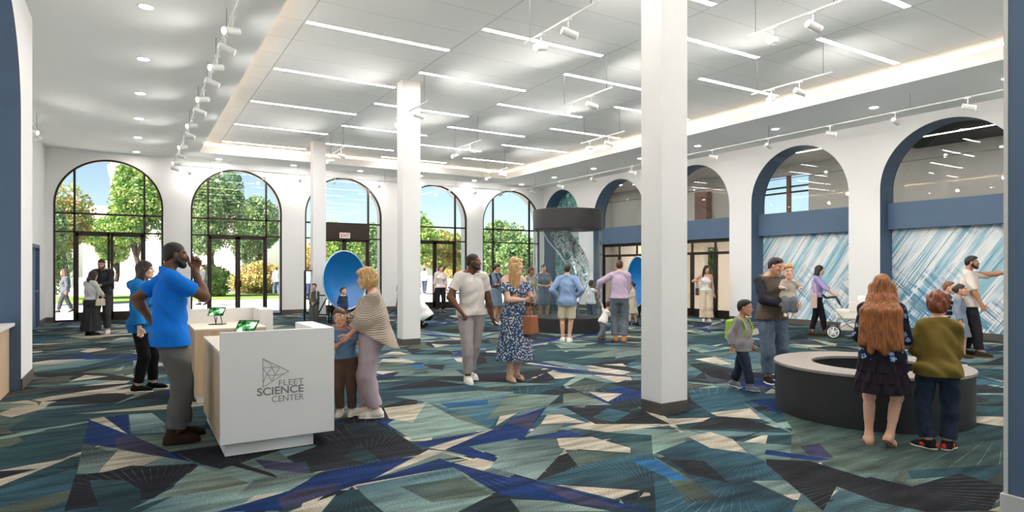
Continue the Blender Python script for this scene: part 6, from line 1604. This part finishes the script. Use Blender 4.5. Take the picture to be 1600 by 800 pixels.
# girl with the long hair
p = Person('girl with very long auburn hair in floral top and black tiered skirt', 1378, 696, 176, 1.545, sex='f', skin_c=(226, 176, 150), head=(0, 6, 0), R=(.17, .26, 1.02), Rp=(.5, -.1, .95), L=(-.17, .26, 1.04), Lp=(-.5, -.1, .95), fR=(.10, .02, .0, 14, 0), fL=(-.07, .02, 0, -6, 0), fingers=True) if False else Person('girl with very long auburn hair in floral top and black tiered skirt', 1378, 696, 176, 1.545, sex='f', skin_c=(226, 176, 150), head=(0, 6, 0), R=(.15, .26, 1.02), Rp=(.34, -.25, .95), L=(-.15, .26, 1.04), Lp=(-.34, -.25, .95), fR=(.07, -.02, .035, 20, -28), fL=(-.12, .02, 0, -14, 0))
p.make(hair_c=(150, 90, 46)); p.hair('longback'); p.top('top', 'floral_dk', sleeve=1.05, hem=.90, inf=.016, loose=.016, wr=.004)
for i, (za, zb, ra, rb) in enumerate(((1.05, .78, .17, .225), (.86, .67, .205, .245), (.76, .56, .22, .265))): p.skirt((38, 30, 40), za, zb, ra, rb, .82, 12, .014, name='skirt_tier', seed=i * 2.1)
p.part('waistband', [('e', p.U(0, 0, .945), np.array([.205, .165, .022]) * p.bw, p.Rt, None, .01)], (226, 224, 222))
for sd in 'RL':
    f, b = p.foot_prims(sd); A_, K_, N_, Rf = p.legs[sd]; dn = Rf @ v3(0, 0, -1)
    so = p.part('sandal', [cone(f(0, -.05, .0), f(0, .02, .0), .04 * b, .036 * b, .02), cone(f(0, .02, .0), f(0, .12, .0), .036 * b, .043 * b, .02), cone(f(0, .12, .0), f(0, .165, .0), .043 * b, .03 * b, .02)], (172, 122, 96), cuts=[(dn, f(0, 0, .0) @ dn), (-dn, f(0, 0, .014) @ -dn)], k=.01, vox=.005)
    ts = [f(-.045, .0, .02), f(-.03, -.03, .075), f(0, -.05, .085), f(.03, -.03, .075), f(.045, .0, .02)]
    mb = MB(); mb.tube(ts, .005, 8); mb.tube([f(-.045, .07, .015), f(-.02, .085, .055), f(.02, .085, .055), f(.045, .07, .015)], .005, 8); mb.tube([f(0, .085, .058), f(0, .14, .03)], .005, 8); mb.build('strap', cloth((196, 176, 166)), so)
# boy in the mustard top
p = Person('boy with tousled auburn hair in mustard top and dark jeans, from behind', 1466, 702, 190, 1.395, skin_c=(222, 172, 148), head=(-14, 12, 0), R=(.05, .24, 1.08), Rp=(.36, -.2, .9), L=(-.10, .26, 1.10), Lp=(-.40, -.2, .95), fR=(.09, .03, 0, 34, 0), fL=(-.09, .0, 0, -58, 0))
p.make(hair_c=AUB); p.hair('mop'); p.top('top', (124, 104, 50), sleeve=1.8, hem=.85, inf=.018, loose=.016, body=.014, wr=.006); p.trousers('denim_dk', loose=.016, wr=.007); p.shoes((38, 34, 36), sole=(224, 218, 210), name='sneaker', wide=1.05)
for sd in 'RL':
    f, b = p.foot_prims(sd); p.part('shoe_flash', [ell(f(.035 if sd == 'R' else -.035, .045, .045), (.02, .035, .022), p.legs[sd][3])], (214, 64, 48), vox=.006); p.part('heel_tab', [ell(f(0, -.085, .05), (.022, .012, .025), p.legs[sd][3])], (214, 64, 48), vox=.006)
# man pointing at the mural
p = Person('man in cream shirt and dark trousers pointing at the mural', 1515, 556, 86, 1.835, skin_c=(172, 124, 96), R=(.24, .18, .90), Rp=(.5, -.2, 1.1), L=(-.26, .66, 1.47), Lp=(-.5, .0, 1.0), fR=(.09, .14, 0, 6, 0), fL=(-.09, -.08, 0, 0, 0), curl=(.9, .25), head=(-4, 0, 0), build=1.03)
p.make(hair_c=BLACKH); p.hair('short'); p.beard(); p.top('shirt', (216, 206, 196), sleeve=.97, hem=.86, inf=.018, loose=.02, body=.008, wr=.005); p.trousers((44, 44, 48), loose=.012); p.shoes((56, 42, 38), sole=(110, 72, 52))
p = Person('girl in blue-grey dress with dark hair in a bun, beside the pointing man', 1499, 558, 80, 1.325, sex='f', skin_c=(206, 156, 130), R=(.22, .08, .82), head=(0, -6, 0), fR=(.08, .10, 0, 6, 0), fL=(-.08, -.12, 0, 0, 0))
p.make(hair_c=DKBR); p.hair('bun'); p.top('dress', (124, 138, 152), sleeve=1.7, hem=.95, inf=.014, loose=.02); p.skirt((124, 138, 152), 1.1, .52, .14, .29, .85, 8, .014, name='dress_skirt'); p.shoes((60, 60, 52), sole=(50, 46, 42), name='boot', high=.15)
p = Person('boy in navy striped sweater behind the mustard topped boy', 1480, 556, 78, 1.36, skin_c=FR, dep=None, pos=tuple(onz(1480, 554)))
p.make(hair_c=(140, 92, 62)); p.hair('short'); p.top('sweater', 'stripe_navy', sleeve=1.8, hem=.86, loose=.014); p.trousers((56, 60, 76)); p.shoes((60, 58, 58))
p.part('collar', [cone(p.nb + v3(0, 0, .03), p.nb + v3(0, .01, .065), .062 * p.b, .056 * p.b)], (228, 228, 228))
